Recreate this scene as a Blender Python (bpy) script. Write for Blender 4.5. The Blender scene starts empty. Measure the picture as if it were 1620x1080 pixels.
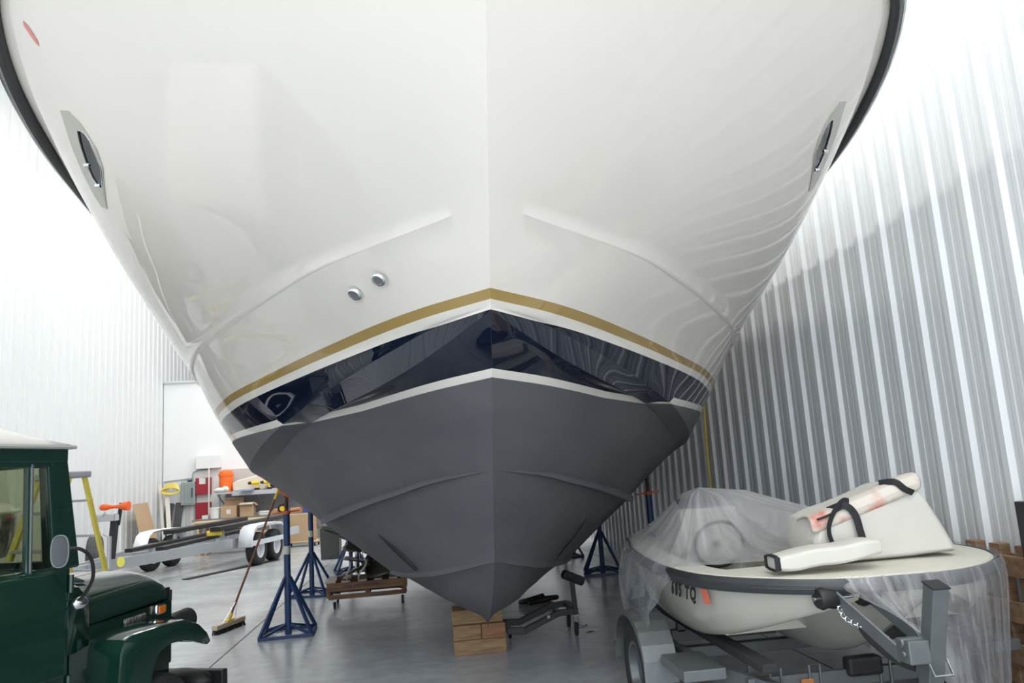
import bpy, bmesh, math, random
from mathutils import Vector, Matrix, Euler
PI = math.pi
SC = bpy.context.scene
COL = SC.collection

# ------------------------------------------------------------------ camera
cam_d = bpy.data.cameras.new('camera'); cam = bpy.data.objects.new('camera', cam_d); COL.objects.link(cam)
cam_d.sensor_width = 36.0; cam_d.lens = 27.159; cam_d.clip_start = 0.05; cam_d.clip_end = 200
cam.matrix_world = Matrix(((0.99246742, 0.04599624, -0.11354629, 0.0),
                           (-0.10423294, -0.16997987, -0.97991956, 0.0),
                           (-0.0643732, 0.9843735, -0.16390516, 1.6),
                           (0, 0, 0, 1)))
SC.camera = cam

# ------------------------------------------------------------------ world, exposure
SC.view_settings.view_transform = 'Standard'
SC.view_settings.look = 'None'
SC.view_settings.gamma = 1.0
SC.view_settings.use_curve_mapping = False
SC.view_settings.exposure = 0.0
world = bpy.data.worlds.new('world'); SC.world = world; world.use_nodes = True
bg = world.node_tree.nodes['Background']; bg.inputs[0].default_value = (0.75, 0.87, 1.0, 1); bg.inputs[1].default_value = 1.6

# ------------------------------------------------------------------ large lights: rows of high-bay fixtures under the ceiling
CEIL_Z = 10.2
LAMP_Y = [-3.3, 0.6, 4.7, 9.0, 13.5, 17.6, 21.0]  # last position added behind the stern to light the right aisle
LAMP_ROWS = [(-5.2, [10, 10, 8, 10, 14, 50, 75]),        # x of the row, watts of each fixture along y
             (-2.4, [200, 170, 90, 240, 190, 210, 160]),
             (0.7, [240, 180, 90, 50, 35, 50, 150]),
             (2.75, [0, 40, 60, 100, 150, 170, 0])]  # row added to brighten the deep right aisle
def area(name, loc, rot, sx, sy, power, col=(1, 1, 1)):
    d = bpy.data.lights.new(name, 'AREA'); d.shape = 'RECTANGLE'; d.size = sx; d.size_y = sy; d.energy = power; d.color = col
    o = bpy.data.objects.new(name, d); COL.objects.link(o); o.location = loc; o.rotation_euler = rot
    return o
LAMPS = []
for lx, pw in LAMP_ROWS:
    for ly, p_ in zip(LAMP_Y, pw):
        if p_ == 0: continue
        LAMPS.append((lx, ly))
        area('high_bay_light', (lx, ly, CEIL_Z - 0.36), (0, 0, 0), 0.5, 2.2, p_ * 0.80, (1.0, 0.99, 0.96))
# daylight through the two open door bays in the front wall, behind the photographer
area('door_daylight', (-4.75, -4.35, 3.35), (PI / 2, 0, 0), 3.3, 6.4, 175, (0.86, 0.93, 1.0))
area('door_daylight', (0.9, -4.35, 3.35), (PI / 2, 0, 0), 4.4, 6.4, 215, (0.97, 0.98, 1.0))

# ------------------------------------------------------------------ helpers
def node_mat(name):
    m = bpy.data.materials.new(name); m.use_nodes = True
    nt = m.node_tree; b = nt.nodes['Principled BSDF']
    return m, nt, b
def setin(b, k, v):
    if k in b.inputs: b.inputs[k].default_value = v
def mat(name, col, rough=0.5, metal=0.0, noise=0.0, scale=8.0, bump=0.0, bscale=40.0, coat=0.0, spec=None, rnoise=0.0):
    m, nt, b = node_mat(name)
    c = (col[0], col[1], col[2], 1)
    b.inputs['Base Color'].default_value = c
    b.inputs['Roughness'].default_value = rough
    b.inputs['Metallic'].default_value = metal
    if coat: setin(b, 'Coat Weight', coat); setin(b, 'Coat Roughness', 0.05)
    if spec is not None: setin(b, 'Specular IOR Level', spec)
    tc = nt.nodes.new('ShaderNodeTexCoord')
    if noise or rnoise:
        n = nt.nodes.new('ShaderNodeTexNoise'); n.inputs['Scale'].default_value = scale; n.inputs['Detail'].default_value = 5
        nt.links.new(tc.outputs['Object'], n.inputs['Vector'])
        if noise:
            mx = nt.nodes.new('ShaderNodeMix'); mx.data_type = 'RGBA'
            mx.inputs['A'].default_value = tuple(max(0, v * (1 - noise)) for v in col) + (1,)
            mx.inputs['B'].default_value = tuple(min(1, v * (1 + noise)) for v in col) + (1,)
            nt.links.new(n.outputs['Fac'], mx.inputs['Factor']); nt.links.new(mx.outputs['Result'], b.inputs['Base Color'])
        if rnoise:
            mr = nt.nodes.new('ShaderNodeMapRange'); mr.inputs['To Min'].default_value = max(0.02, rough - rnoise); mr.inputs['To Max'].default_value = rough + rnoise
            nt.links.new(n.outputs['Fac'], mr.inputs['Value']); nt.links.new(mr.outputs['Result'], b.inputs['Roughness'])
    if bump:
        n2 = nt.nodes.new('ShaderNodeTexNoise'); n2.inputs['Scale'].default_value = bscale; n2.inputs['Detail'].default_value = 4
        nt.links.new(tc.outputs['Object'], n2.inputs['Vector'])
        bp = nt.nodes.new('ShaderNodeBump'); bp.inputs['Strength'].default_value = bump; bp.inputs['Distance'].default_value = 0.01
        nt.links.new(n2.outputs['Fac'], bp.inputs['Height']); nt.links.new(bp.outputs['Normal'], b.inputs['Normal'])
    return m
def frame(d, up=(0, 0, 1)):
    d = Vector(d).normalized(); u = Vector(up)
    if abs(d.dot(u.normalized())) > 0.98: u = Vector((0, 1, 0)) if abs(d.y) < 0.9 else Vector((1, 0, 0))
    s = d.cross(u).normalized(); u = s.cross(d).normalized()
    return d, s, u
class MB:
    """collects shapes for ONE mesh object"""
    def __init__(self): self.v = []; self.f = []; self.s = []; self.mi = []; self.cm = 0
    def add(self, vs, fs, smooth=False):
        o = len(self.v); self.v += [Vector(p) for p in vs]
        for f in fs: self.f.append([i + o for i in f]); self.s.append(smooth); self.mi.append(self.cm)
        return self
    def box(self, c, sz, rot=(0, 0, 0)):
        R = Euler(rot).to_matrix(); c = Vector(c)
        vs = [c + R @ Vector((x * sz[0] / 2, y * sz[1] / 2, z * sz[2] / 2)) for x in (-1, 1) for y in (-1, 1) for z in (-1, 1)]
        return self.add(vs, [(0, 1, 3, 2), (4, 6, 7, 5), (0, 4, 5, 1), (2, 3, 7, 6), (0, 2, 6, 4), (1, 5, 7, 3)])
    def bar(self, a, b, w, h, up=(0, 0, 1)):
        a = Vector(a); b = Vector(b); d, s, u = frame(b - a, up)
        vs = [p + s * x * w / 2 + u * z * h / 2 for p in (a, b) for x in (-1, 1) for z in (-1, 1)]
        return self.add(vs, [(0, 2, 3, 1), (4, 5, 7, 6), (0, 4, 6, 2), (1, 3, 7, 5), (0, 1, 5, 4), (2, 6, 7, 3)])
    def tube(self, a, b, r, r2=None, n=16, cap=True):
        r2 = r if r2 is None else r2
        a = Vector(a); b = Vector(b); d, s, u = frame(b - a)
        vs = [p + (s * math.cos(2 * PI * i / n) + u * math.sin(2 * PI * i / n)) * q for p, q in ((a, r), (b, r2)) for i in range(n)]
        self.add(vs, [(i, (i + 1) % n, n + (i + 1) % n, n + i) for i in range(n)], True)
        if cap: self.add(vs[:n], [list(range(n))[::-1]]); self.add(vs[n:], [list(range(n))])
        return self
    def path(self, pts, r, n=8, cap=True, closed=False, flat=None):
        pts = [Vector(p) for p in pts]; m = len(pts); vs = []
        pu = None
        for i, p in enumerate(pts):
            if closed: d = pts[(i + 1) % m] - pts[i - 1]
            else: d = pts[min(i + 1, m - 1)] - pts[max(i - 1, 0)]
            d, s, u = frame(d, pu if pu is not None else (0, 0, 1)); pu = u
            rr = r[i] if isinstance(r, (list, tuple)) else r
            fx, fy = flat if flat else (1, 1)
            vs += [p + s * math.cos(2 * PI * k / n) * rr * fx + u * math.sin(2 * PI * k / n) * rr * fy for k in range(n)]
        fs = []
        for i in range(m if closed else m - 1):
            j = (i + 1) % m
            fs += [(i * n + k, i * n + (k + 1) % n, j * n + (k + 1) % n, j * n + k) for k in range(n)]
        self.add(vs, fs, True)
        if cap and not closed: self.add(vs[:n], [list(range(n))[::-1]]); self.add(vs[-n:], [list(range(n))])
        return self
    def lathe(self, prof, c=(0, 0, 0), ax=(0, 0, 1), n=24, smooth=True, a0=0, a1=2 * PI):
        """prof: (radius, height along axis)"""
        d, s, u = frame(ax); c = Vector(c); full = abs(a1 - a0 - 2 * PI) < 1e-6
        k = n if full else n + 1; vs = []
        for r, h in prof:
            vs += [c + d * h + (s * math.cos(a0 + (a1 - a0) * i / n) + u * math.sin(a0 + (a1 - a0) * i / n)) * r for i in range(k)]
        fs = []
        for j in range(len(prof) - 1):
            for i in range(n):
                i2 = (i + 1) % k
                fs.append((j * k + i, j * k + i2, (j + 1) * k + i2, (j + 1) * k + i))
        self.add(vs, fs, smooth)
        return self
    def prism(self, poly, a, ax='x', t=0.01, smooth=False):
        """poly in the plane across axis ax, extruded from a to a+t"""
        def P(p, q):
            return {'x': (q, p[0], p[1]), 'y': (p[0], q, p[1]), 'z': (p[0], p[1], q)}[ax]
        n = len(poly)
        vs = [P(p, a) for p in poly] + [P(p, a + t) for p in poly]
        self.add(vs, [list(range(n))[::-1], list(range(n, 2 * n))])
        self.add(vs, [(i, (i + 1) % n, n + (i + 1) % n, n + i) for i in range(n)], smooth)
        return self
    def grid(self, P, smooth=True, closed=False):
        m = len(P); k = len(P[0]); vs = [p for r in P for p in r]; fs = []
        for i in range(m - 1):
            for j in range(k if closed else k - 1):
                j2 = (j + 1) % k
                fs.append((i * k + j, i * k + j2, (i + 1) * k + j2, (i + 1) * k + j))
        return self.add(vs, fs, smooth)
    def ell(self, c, r, n=16, m=10, rot=(0, 0, 0)):
        R = Euler(rot).to_matrix(); c = Vector(c); P = []
        for i in range(m + 1):
            t = PI * i / m
            P.append([c + R @ Vector((r[0] * math.sin(t) * math.cos(2 * PI * j / n), r[1] * math.sin(t) * math.sin(2 * PI * j / n), r[2] * math.cos(t))) for j in range(n)])
        return self.grid(P, True, True)
    def build(self, name, m, parent=None, bevel=0, seg=2, solid=0, sub=0, smooth=None, weld=True, loc=None, rot=None):
        me = bpy.data.meshes.new(name); me.from_pydata([tuple(v) for v in self.v], [], self.f)
        ms = m if isinstance(m, (list, tuple)) else [m]
        for x in ms: me.materials.append(x)
        for i, p in enumerate(me.polygons):
            p.use_smooth = self.s[i] if smooth is None else smooth
            p.material_index = self.mi[i]
        bm = bmesh.new(); bm.from_mesh(me)
        if weld: bmesh.ops.remove_doubles(bm, verts=bm.verts, dist=1e-5)
        bmesh.ops.recalc_face_normals(bm, faces=bm.faces)
        for e in bm.edges:
            if len(e.link_faces) == 2 and e.calc_face_angle(0) > 0.7: e.smooth = False
        bm.to_mesh(me); bm.free(); me.update()
        o = bpy.data.objects.new(name, me); COL.objects.link(o)
        if parent is not None: o.parent = parent
        if loc is not None: o.location = loc
        if rot is not None: o.rotation_euler = rot
        if solid: md = o.modifiers.new('thick', 'SOLIDIFY'); md.thickness = solid; md.offset = 0
        if bevel: md = o.modifiers.new('bevel', 'BEVEL'); md.width = bevel; md.segments = seg; md.limit_method = 'ANGLE'; md.angle_limit = 0.6
        if sub: md = o.modifiers.new('sub', 'SUBSURF'); md.levels = sub; md.render_levels = sub
        return o
def tag(o, label, cat, group=None, kind=None):
    o['label'] = label; o['category'] = cat
    if group: o['group'] = group
    if kind: o['kind'] = kind
    return o
def thing(name, label, cat, loc=(0, 0, 0), rz=0, group=None, rot=None):
    o = bpy.data.objects.new(name, None); o.empty_display_size = 0.1; COL.objects.link(o)
    o.location = loc; o.rotation_euler = rot if rot else (0, 0, rz)
    return tag(o, label, cat, group)
def struct(o): o['kind'] = 'structure'; return o
def copy_tree(o, parent=None):
    c = o.copy(); COL.objects.link(c); c.parent = parent
    for ch in list(o.children): copy_tree(ch, c)
    return c
def text_obj(s, size, m, parent, loc, rot, name='lettering', ext=0.001, align='LEFT', sx=1.0, shear=0.0, bold=0.0):
    cu = bpy.data.curves.new(name, 'FONT'); cu.body = s; cu.size = size; cu.extrude = ext; cu.align_x = align; cu.shear = shear; cu.offset = bold
    t = bpy.data.objects.new(name + '_tmp', cu); COL.objects.link(t)
    me = bpy.data.meshes.new_from_object(t.evaluated_get(bpy.context.evaluated_depsgraph_get()))
    bpy.data.objects.remove(t); me.name = name; me.materials.clear(); me.materials.append(m)
    o = bpy.data.objects.new(name, me); COL.objects.link(o); o.parent = parent; o.location = loc
    if isinstance(rot, Matrix): o.rotation_euler = rot.to_euler()
    else: o.rotation_euler = rot
    o.scale = (sx, 1, 1)
    return o
def lerp(a, b, t): return a + (b - a) * t
def pchip(xs, ys, x):
    """smooth monotone interpolation, linear beyond the ends"""
    n = len(xs)
    if x <= xs[0]: return ys[0]
    if x >= xs[-1]: return ys[-1]
    i = 0
    while x > xs[i + 1]: i += 1
    h = [xs[k + 1] - xs[k] for k in range(n - 1)]; dl = [(ys[k + 1] - ys[k]) / h[k] for k in range(n - 1)]
    def m(k):
        if k == 0: return dl[0]
        if k == n - 1: return dl[-1]
        if dl[k - 1] * dl[k] <= 0: return 0.0
        w1 = 2 * h[k] + h[k - 1]; w2 = h[k] + 2 * h[k - 1]
        return (w1 + w2) / (w1 / dl[k - 1] + w2 / dl[k])
    t = (x - xs[i]) / h[i]; m0 = m(i) * h[i]; m1 = m(i + 1) * h[i]
    return (2 * t**3 - 3 * t**2 + 1) * ys[i] + (t**3 - 2 * t**2 + t) * m0 + (-2 * t**3 + 3 * t**2) * ys[i + 1] + (t**3 - t**2) * m1
# ------------------------------------------------------------------ the setting: a white steel-clad boat shed
WL, WR, YB, YF = -7.5, 3.5, 23.0, -4.5
def panel_mat(name, col, rough):
    m, nt, b = node_mat(name)
    tc = nt.nodes.new('ShaderNodeTexCoord'); n = nt.nodes.new('ShaderNodeTexNoise'); n.inputs['Scale'].default_value = 0.5; n.inputs['Detail'].default_value = 2
    mp = nt.nodes.new('ShaderNodeMapping'); mp.inputs['Scale'].default_value = (1, 1, 0.25)
    nt.links.new(tc.outputs['Object'], mp.inputs['Vector']); nt.links.new(mp.outputs['Vector'], n.inputs['Vector'])
    mx = nt.nodes.new('ShaderNodeMix'); mx.data_type = 'RGBA'
    mx.inputs['A'].default_value = tuple(v * 0.93 for v in col) + (1,); mx.inputs['B'].default_value = tuple(col) + (1,)
    nt.links.new(n.outputs['Fac'], mx.inputs['Factor']); nt.links.new(mx.outputs['Result'], b.inputs['Base Color'])
    mr = nt.nodes.new('ShaderNodeMapRange'); mr.inputs['To Min'].default_value = rough - 0.06; mr.inputs['To Max'].default_value = rough + 0.08
    nt.links.new(n.outputs['Fac'], mr.inputs['Value']); nt.links.new(mr.outputs['Result'], b.inputs['Roughness'])
    return m
M_WALL = panel_mat('white_steel_siding', (0.70, 0.72, 0.735), 0.33)
M_WALLP = panel_mat('white_wallboard', (0.86, 0.88, 0.89), 0.6)
def rib_profile(y0, y1, pitch):
    """(y, depth) profile of the R-panel: one high rib, two low ones per pitch"""
    out = []; n = int((y1 - y0) / pitch) + 1
    for k in range(n):
        a = y0 + k * pitch
        for dy, d in ((0.0, 0.0), (0.022, 0.032), (0.052, 0.032), (0.074, 0.0), (0.135, 0.0), (0.143, 0.004), (0.163, 0.004), (0.171, 0.0), (0.215, 0.0), (0.223, 0.004), (0.243, 0.004), (0.251, 0.0)):
            out.append((a + dy * pitch / 0.305, d))
    out.append((y0 + n * pitch, 0.0))
    return out
def ribbed(name, X, sgn, y0, y1, z1, pitch):
    b = MB(); pr = rib_profile(y0, y1, pitch)
    P = [[(X + sgn * d, y, z) for y, d in pr] for z in (0.0, z1)]
    b.grid(P, smooth=False)
    o = b.build(name, M_WALL, weld=False); md = o.modifiers.new('thick', 'SOLIDIFY'); md.thickness = 0.02; md.offset = -1
    return struct(o)
ribbed('wall_left', WL, 1, YF, 31.0, CEIL_Z, 0.35)
ribbed('wall_right', WR, -1, YF, 31.0, CEIL_Z, 0.305)
# rows of screws are part of the cladding: small heads on the right wall
sc = MB()
for z in (1.05, 2.35, 3.6, 4.9):
    pr0 = YF
    for k in range(int((16 - YF) / 0.305)):
        for dy in (0.1, 0.2, 0.285):
            y = YF + k * 0.305 + dy
            if 2.0 < y: sc.lathe([(0.0, 0.006), (0.006, 0.005), (0.0095, 0.0)], c=(WR - 0.001, y, z + 0.004 * ((k * 7) % 3)), ax=(-1, 0, 0), n=6)
M_SCREW = mat('screw_steel', (0.42, 0.44, 0.46), 0.35, 0.8)
struct(sc.build('trim_1', M_SCREW, weld=False))
# partition wall with its own top edge, and the gable wall behind it
b = MB(); b.box(((WL + WR) / 2, YB + 0.06, 2.34), (WR - WL - 0.08, 0.12, 4.68)); struct(b.build('wall_back', M_WALLP))
b = MB(); b.box(((WL + WR) / 2, YB + 0.04, 4.71), (WR - WL - 0.08, 0.2, 0.06)); struct(b.build('trim_2', mat('trim_grey', (0.62, 0.65, 0.67), 0.4)))
b = MB(); b.box(((WL + WR) / 2, 31.06, CEIL_Z / 2), (WR - WL, 0.12, CEIL_Z)); struct(b.build('wall_rear', M_WALLP))
# front wall behind the photographer, with two open door bays
b = MB()
for x0_, x1_ in ((-7.5, -6.95), (-2.55, -1.3), (3.1, 3.5)): b.box(((x0_ + x1_) / 2, YF - 0.1, CEIL_Z / 2), (x1_ - x0_, 0.2, CEIL_Z))
for x0_, x1_ in ((-6.95, -2.55), (-1.3, 3.1)): b.box(((x0_ + x1_) / 2, YF - 0.1, (6.7 + CEIL_Z) / 2), (x1_ - x0_, 0.2, CEIL_Z - 6.7))
struct(b.build('wall_front', M_WALLP))
# ceiling
b = MB(); b.box(((WL + WR) / 2, 12.5, CEIL_Z + 0.05), (WR - WL + 0.2, 37.4, 0.1)); struct(b.build('ceiling', mat('ceiling_white', (0.8, 0.8, 0.79), 0.7)))
# polished concrete floor
M_FLOOR, nt, bs = node_mat('polished_concrete')
tc = nt.nodes.new('ShaderNodeTexCoord')
n1 = nt.nodes.new('ShaderNodeTexNoise'); n1.inputs['Scale'].default_value = 0.7; n1.inputs['Detail'].default_value = 8; n1.inputs['Roughness'].default_value = 0.62
n2 = nt.nodes.new('ShaderNodeTexNoise'); n2.inputs['Scale'].default_value = 7; n2.inputs['Detail'].default_value = 6
cr = nt.nodes.new('ShaderNodeValToRGB'); e = cr.color_ramp.elements
e[0].position = 0.32; e[0].color = (0.42, 0.445, 0.47, 1); e[1].position = 0.68; e[1].color = (0.62, 0.65, 0.68, 1)
nt.links.new(tc.outputs['Object'], n1.inputs['Vector']); nt.links.new(tc.outputs['Object'], n2.inputs['Vector'])
nt.links.new(n1.outputs['Fac'], cr.inputs['Fac'])
mx = nt.nodes.new('ShaderNodeMix'); mx.data_type = 'RGBA'; mx.blend_type = 'MULTIPLY'; mx.inputs['Factor'].default_value = 0.35
nt.links.new(cr.outputs['Color'], mx.inputs['A']); nt.links.new(n2.outputs['Fac'], mx.inputs['B'])
nt.links.new(mx.outputs['Result'], bs.inputs['Base Color'])
mr = nt.nodes.new('ShaderNodeMapRange'); mr.inputs['To Min'].default_value = 0.16; mr.inputs['To Max'].default_value = 0.34
nt.links.new(n1.outputs['Fac'], mr.inputs['Value']); nt.links.new(mr.outputs['Result'], bs.inputs['Roughness'])
bp = nt.nodes.new('ShaderNodeBump'); bp.inputs['Strength'].default_value = 0.06; nt.links.new(n2.outputs['Fac'], bp.inputs['Height']); nt.links.new(bp.outputs['Normal'], bs.inputs['Normal'])
setin(bs, 'Specular IOR Level', 0.6)
b = MB(); b.box(((WL + WR) / 2, 12.5, -0.05), (WR - WL + 0.2, 37.4, 0.1)); struct(b.build('floor', M_FLOOR))
# saw-cut control joints: thin dark lines let into the slab
b = MB()
for x in (-2.08, 2.9): b.box((x, 12.5, 0.0006), (0.012, 37, 0.001))
for y in (3.4, 19.6): b.box(((WL + WR) / 2, y, 0.0006), (WR - WL, 0.012, 0.001))
struct(b.build('trim_3', mat('joint_dark', (0.06, 0.06, 0.06), 0.9)))
# bright high-bay fixtures
M_LAMP, nt, bs = node_mat('lamp_diffuser'); setin(bs, 'Emission Color', (1, 0.99, 0.96, 1)); setin(bs, 'Emission Strength', 3.0); bs.inputs['Base Color'].default_value = (0.9, 0.9, 0.9, 1)
M_HOUS = mat('lamp_housing', (0.75, 0.75, 0.75), 0.4)
proto = thing('ceiling_light', 'long white high bay light fixture hanging under the shed ceiling', 'ceiling light', (LAMPS[0][0], LAMPS[0][1], CEIL_Z), 0, 'high bay lights under the ceiling')
MB().box((0, 0, -0.2), (0.62, 2.4, 0.1)).box((0, 0.7, -0.075), (0.03, 0.03, 0.15)).box((0, -0.7, -0.075), (0.03, 0.03, 0.15)).build('housing', M_HOUS, proto, bevel=0.01)
MB().box((0, 0, -0.265), (0.5, 2.2, 0.03)).build('diffuser', M_LAMP, proto)
for lx, ly in LAMPS[1:]:
    c = copy_tree(proto); c.location = (lx, ly, CEIL_Z)
# ------------------------------------------------------------------ the motor yacht
YEND = 16.5; YAW = 0.021
HC = 0.36                                                   # x of the centre plane
# longitudinal lines of the hull, keel to rail: (Y, half breadth, height); the first point lies on the stem
T_KEEL = [(6.35, 0, .40), (7.0, 0, .39), (12, 0, .40), (20, 0, .42)]
T_B1 = [(5.55, 0, .71), (6.3, .25, .60), (7.5, .45, .57), (9, .55, .62), (12, .6, .66), (20, .6, .68)]
T_R2 = [(4.93, 0, 1.05), (5.08, .06, 1.02), (5.33, .16, .97), (5.96, .39, .87), (6.7, .65, .80), (7.5, .86, .78), (9, 1.0, .82), (12, 1.0, .88), (20, 1.05, .9)]
T_R1 = [(4.56, 0, 1.61), (5.03, .32, 1.555), (5.37, .53, 1.495), (5.74, .76, 1.43), (6.15, 1.0, 1.35), (6.5, 1.18, 1.285), (7.5, 1.45, 1.25), (9, 1.65, 1.33), (12, 1.75, 1.34), (20, 1.8, 1.3)]
T_BT = [(4.09, 0, 2.12), (4.37, .29, 2.075), (4.65, .53, 2.045), (4.91, .74, 2.025), (5.2, .98, 2.005), (5.5, 1.19, 1.96), (6.0, 1.42, 1.84), (6.6, 1.66, 1.71), (7.3, 1.85, 1.63), (8, 1.96, 1.59), (9.5, 2.06, 1.56), (12, 2.1, 1.5), (20, 2.15, 1.42)]
T_CI = [(3.9, 0, 2.42), (4.24, .38, 2.22), (4.5, .64, 2.12), (5.0, .97, 2.045), (5.5, 1.24, 1.985), (6.0, 1.49, 1.885), (6.6, 1.75, 1.77), (7.3, 1.95, 1.70), (8, 2.06, 1.67), (9.5, 2.17, 1.65), (12, 2.22, 1.6), (20, 2.3, 1.5)]
T_CO = [(3.89, 0, 2.44), (4.15, .29, 2.39), (4.4, .55, 2.31), (4.85, .92, 2.19), (5.2, 1.18, 2.09), (5.47, 1.38, 2.005), (6.01, 1.64, 1.90), (6.64, 1.87, 1.80), (7.31, 2.03, 1.74), (8, 2.12, 1.71), (9.5, 2.23, 1.70), (12, 2.32, 1.64), (20, 2.4, 1.54)]
T_GO = [(3.85, 0, 2.50), (4.13, .36, 2.45), (4.69, .90, 2.40), (5.35, 1.42, 2.34), (6.08, 1.91, 2.29), (6.87, 2.23, 2.25), (7.7, 2.38, 2.22), (9.5, 2.46, 2.2), (20, 2.48, 2.1)]
T_KN = [(3.56, 0, 2.90), (3.70, .19, 2.865), (3.95, .58, 2.80), (4.2, .90, 2.755), (4.54, 1.19, 2.71), (5.23, 1.68, 2.64), (5.99, 2.11, 2.58), (6.78, 2.34, 2.53), (7.62, 2.45, 2.49), (9, 2.51, 2.46), (20, 2.53, 2.4)]
T_MD = [(3.06, 0, 3.55), (3.3, .55, 3.44), (3.75, 1.28, 3.32), (4.3, 1.86, 3.22), (4.83, 2.19, 3.16), (5.5, 2.40, 3.08), (6.5, 2.56, 3.02), (8, 2.64, 2.98), (20, 2.58, 2.9)]
T_RL = [(2.38, 0, 4.46), (2.6, .90, 4.41), (2.9, 1.50, 4.32), (3.3, 2.02, 4.19), (3.75, 2.37, 4.03), (4.25, 2.51, 3.86), (4.8, 2.58, 3.73), (5.3, 2.62, 3.66), (6, 2.66, 3.58), (8, 2.70, 3.50), (20, 2.6, 3.4)]
def bump(Y, a, b, c, d):                                    # 0 before a, 1 between b and c, 0 after d
    if Y <= a or Y >= d: return 0.0
    if Y < b: return (Y - a) / (b - a)
    if Y > c: return (d - Y) / (d - c)
    return 1.0
def hull_cols():
    def T(t): return [p[0] for p in t], [p[1] for p in t], [p[2] for p in t]
    def base(t, dw=0, dz=0, amp=None):
        X, W, Z = T(t)
        def g(Y):
            a = amp(Y) if amp else 1.0
            return pchip(X, W, Y) + dw * a, pchip(X, Z, Y) + dz * a
        return X[0], g
    a2 = lambda Y: bump(Y, 4.93, 5.4, 7.0, 7.2)
    a1 = lambda Y: bump(Y, 4.55, 5.2, 6.62, 6.72) * (0.45 + 0.55 * min(1, max(0, (Y - 4.6) / 1.9)))
    ak = lambda Y: bump(Y, 3.7, 4.6, 30, 31)
    cols = [base(T_KEEL), base(T_B1), base(T_R2), base(T_R2, .055, -.006, a2), base(T_R2, .06, .03, a2),
            base(T_R1), base(T_R1, .095, -.012, a1), base(T_R1, .10, .03, a1), base(T_R1, .08, .055, a1),
            base(T_BT), base(T_CI), base(T_CO), base(T_GO), base(T_KN), base(T_KN, .030, .006, ak), base(T_KN, .034, .03, ak), base(T_MD), base(T_RL)]
    return cols
HCOLS = hull_cols()
HSUB = [3, 3, 1, 1, 5, 1, 1, 1, 5, 8, 6, 8, 4, 1, 1, 6, 8]      # subdivisions of each strip
HSHARP = [2, 3, 4, 5, 6, 7, 8, 10, 11, 13]                     # columns that are creases
NS = 150
def hull_rows():
    rows = []
    for i in range(NS + 1):
        s = i / NS; q = s ** 1.9
        pts = []
        for Y0, g in HCOLS:
            Y = Y0 + (YEND - Y0) * q
            w, z = g(Y); pts.append((w, Y, z))
        # smooth intermediates: Catmull-Rom inside a group of columns free of creases
        out = []; sharp = []
        for k in range(len(pts) - 1):
            p1 = pts[k]; p2 = pts[k + 1]
            p0 = pts[k - 1] if (k > 0 and k not in HSHARP) else None
            p3 = pts[k + 2] if (k + 2 < len(pts) and (k + 1) not in HSHARP) else None
            m = HSUB[k]
            for j in range(m):
                t = j / m
                o = []
                for d in range(3):
                    c = p2[d] - p1[d]
                    m1 = (p2[d] - p0[d]) / 2 if p0 else c
                    m2 = (p3[d] - p1[d]) / 2 if p3 else c
                    o.append((2 * t**3 - 3 * t**2 + 1) * p1[d] + (t**3 - 2 * t**2 + t) * m1 + (-2 * t**3 + 3 * t**2) * p2[d] + (t**3 - t**2) * m2)
                out.append(tuple(o)); sharp.append(j == 0 and k in HSHARP)
        out.append(pts[-1]); sharp.append(True)
        rows.append(out)
    return rows, sharp
HROWS, HSH = hull_rows()
def hull_points(side):                                       # side -1 = left in view
    return [[(HC + YAW * (Y - 4.3) + side * w, Y, z) for w, Y, z in r] for r in HROWS]
def hull_hit(o, d, side):
    """first crossing of a ray with one side of the hull -> point, normal (used to seat fittings on the skin)"""
    best = None; P = HP[side]
    for i in range(len(P) - 1):
        for j in range(len(P[0]) - 1):
            for tri in ((P[i][j], P[i][j + 1], P[i + 1][j + 1]), (P[i][j], P[i + 1][j + 1], P[i + 1][j])):
                a, b_, c = tri
                e1 = [b_[k] - a[k] for k in range(3)]; e2 = [c[k] - a[k] for k in range(3)]
                pv = (d[1] * e2[2] - d[2] * e2[1], d[2] * e2[0] - d[0] * e2[2], d[0] * e2[1] - d[1] * e2[0])
                det = sum(e1[k] * pv[k] for k in range(3))
                if abs(det) < 1e-12: continue
                tv = [o[k] - a[k] for k in range(3)]; u = sum(tv[k] * pv[k] for k in range(3)) / det
                if u < 0 or u > 1: continue
                qv = (tv[1] * e1[2] - tv[2] * e1[1], tv[2] * e1[0] - tv[0] * e1[2], tv[0] * e1[1] - tv[1] * e1[0])
                v = sum(d[k] * qv[k] for k in range(3)) / det
                if v < 0 or u + v > 1: continue
                t = sum(e2[k] * qv[k] for k in range(3)) / det
                if t > 1e-4 and (best is None or t < best[0]):
                    n = (e1[1] * e2[2] - e1[2] * e2[1], e1[2] * e2[0] - e1[0] * e2[2], e1[0] * e2[1] - e1[1] * e2[0])
                    L = math.sqrt(sum(x * x for x in n)) or 1; n = [x / L for x in n]
                    if sum(n[k] * d[k] for k in range(3)) > 0: n = [-x for x in n]
                    best = (t, tuple(o[k] + t * d[k] for k in range(3)), tuple(n))
    return best
HP = {-1: hull_points(-1), 1: hull_points(1)}
M_HULL, nt, bs = node_mat('yacht_hull_paint')
def Mth(op, a, b_=None):
    n = nt.nodes.new('ShaderNodeMath'); n.operation = op
    for k, x in enumerate((a, b_)):
        if x is None: continue
        if isinstance(x, (int, float)): n.inputs[k].default_value = x
        else: nt.links.new(x, n.inputs[k])
    return n.outputs[0]
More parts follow.
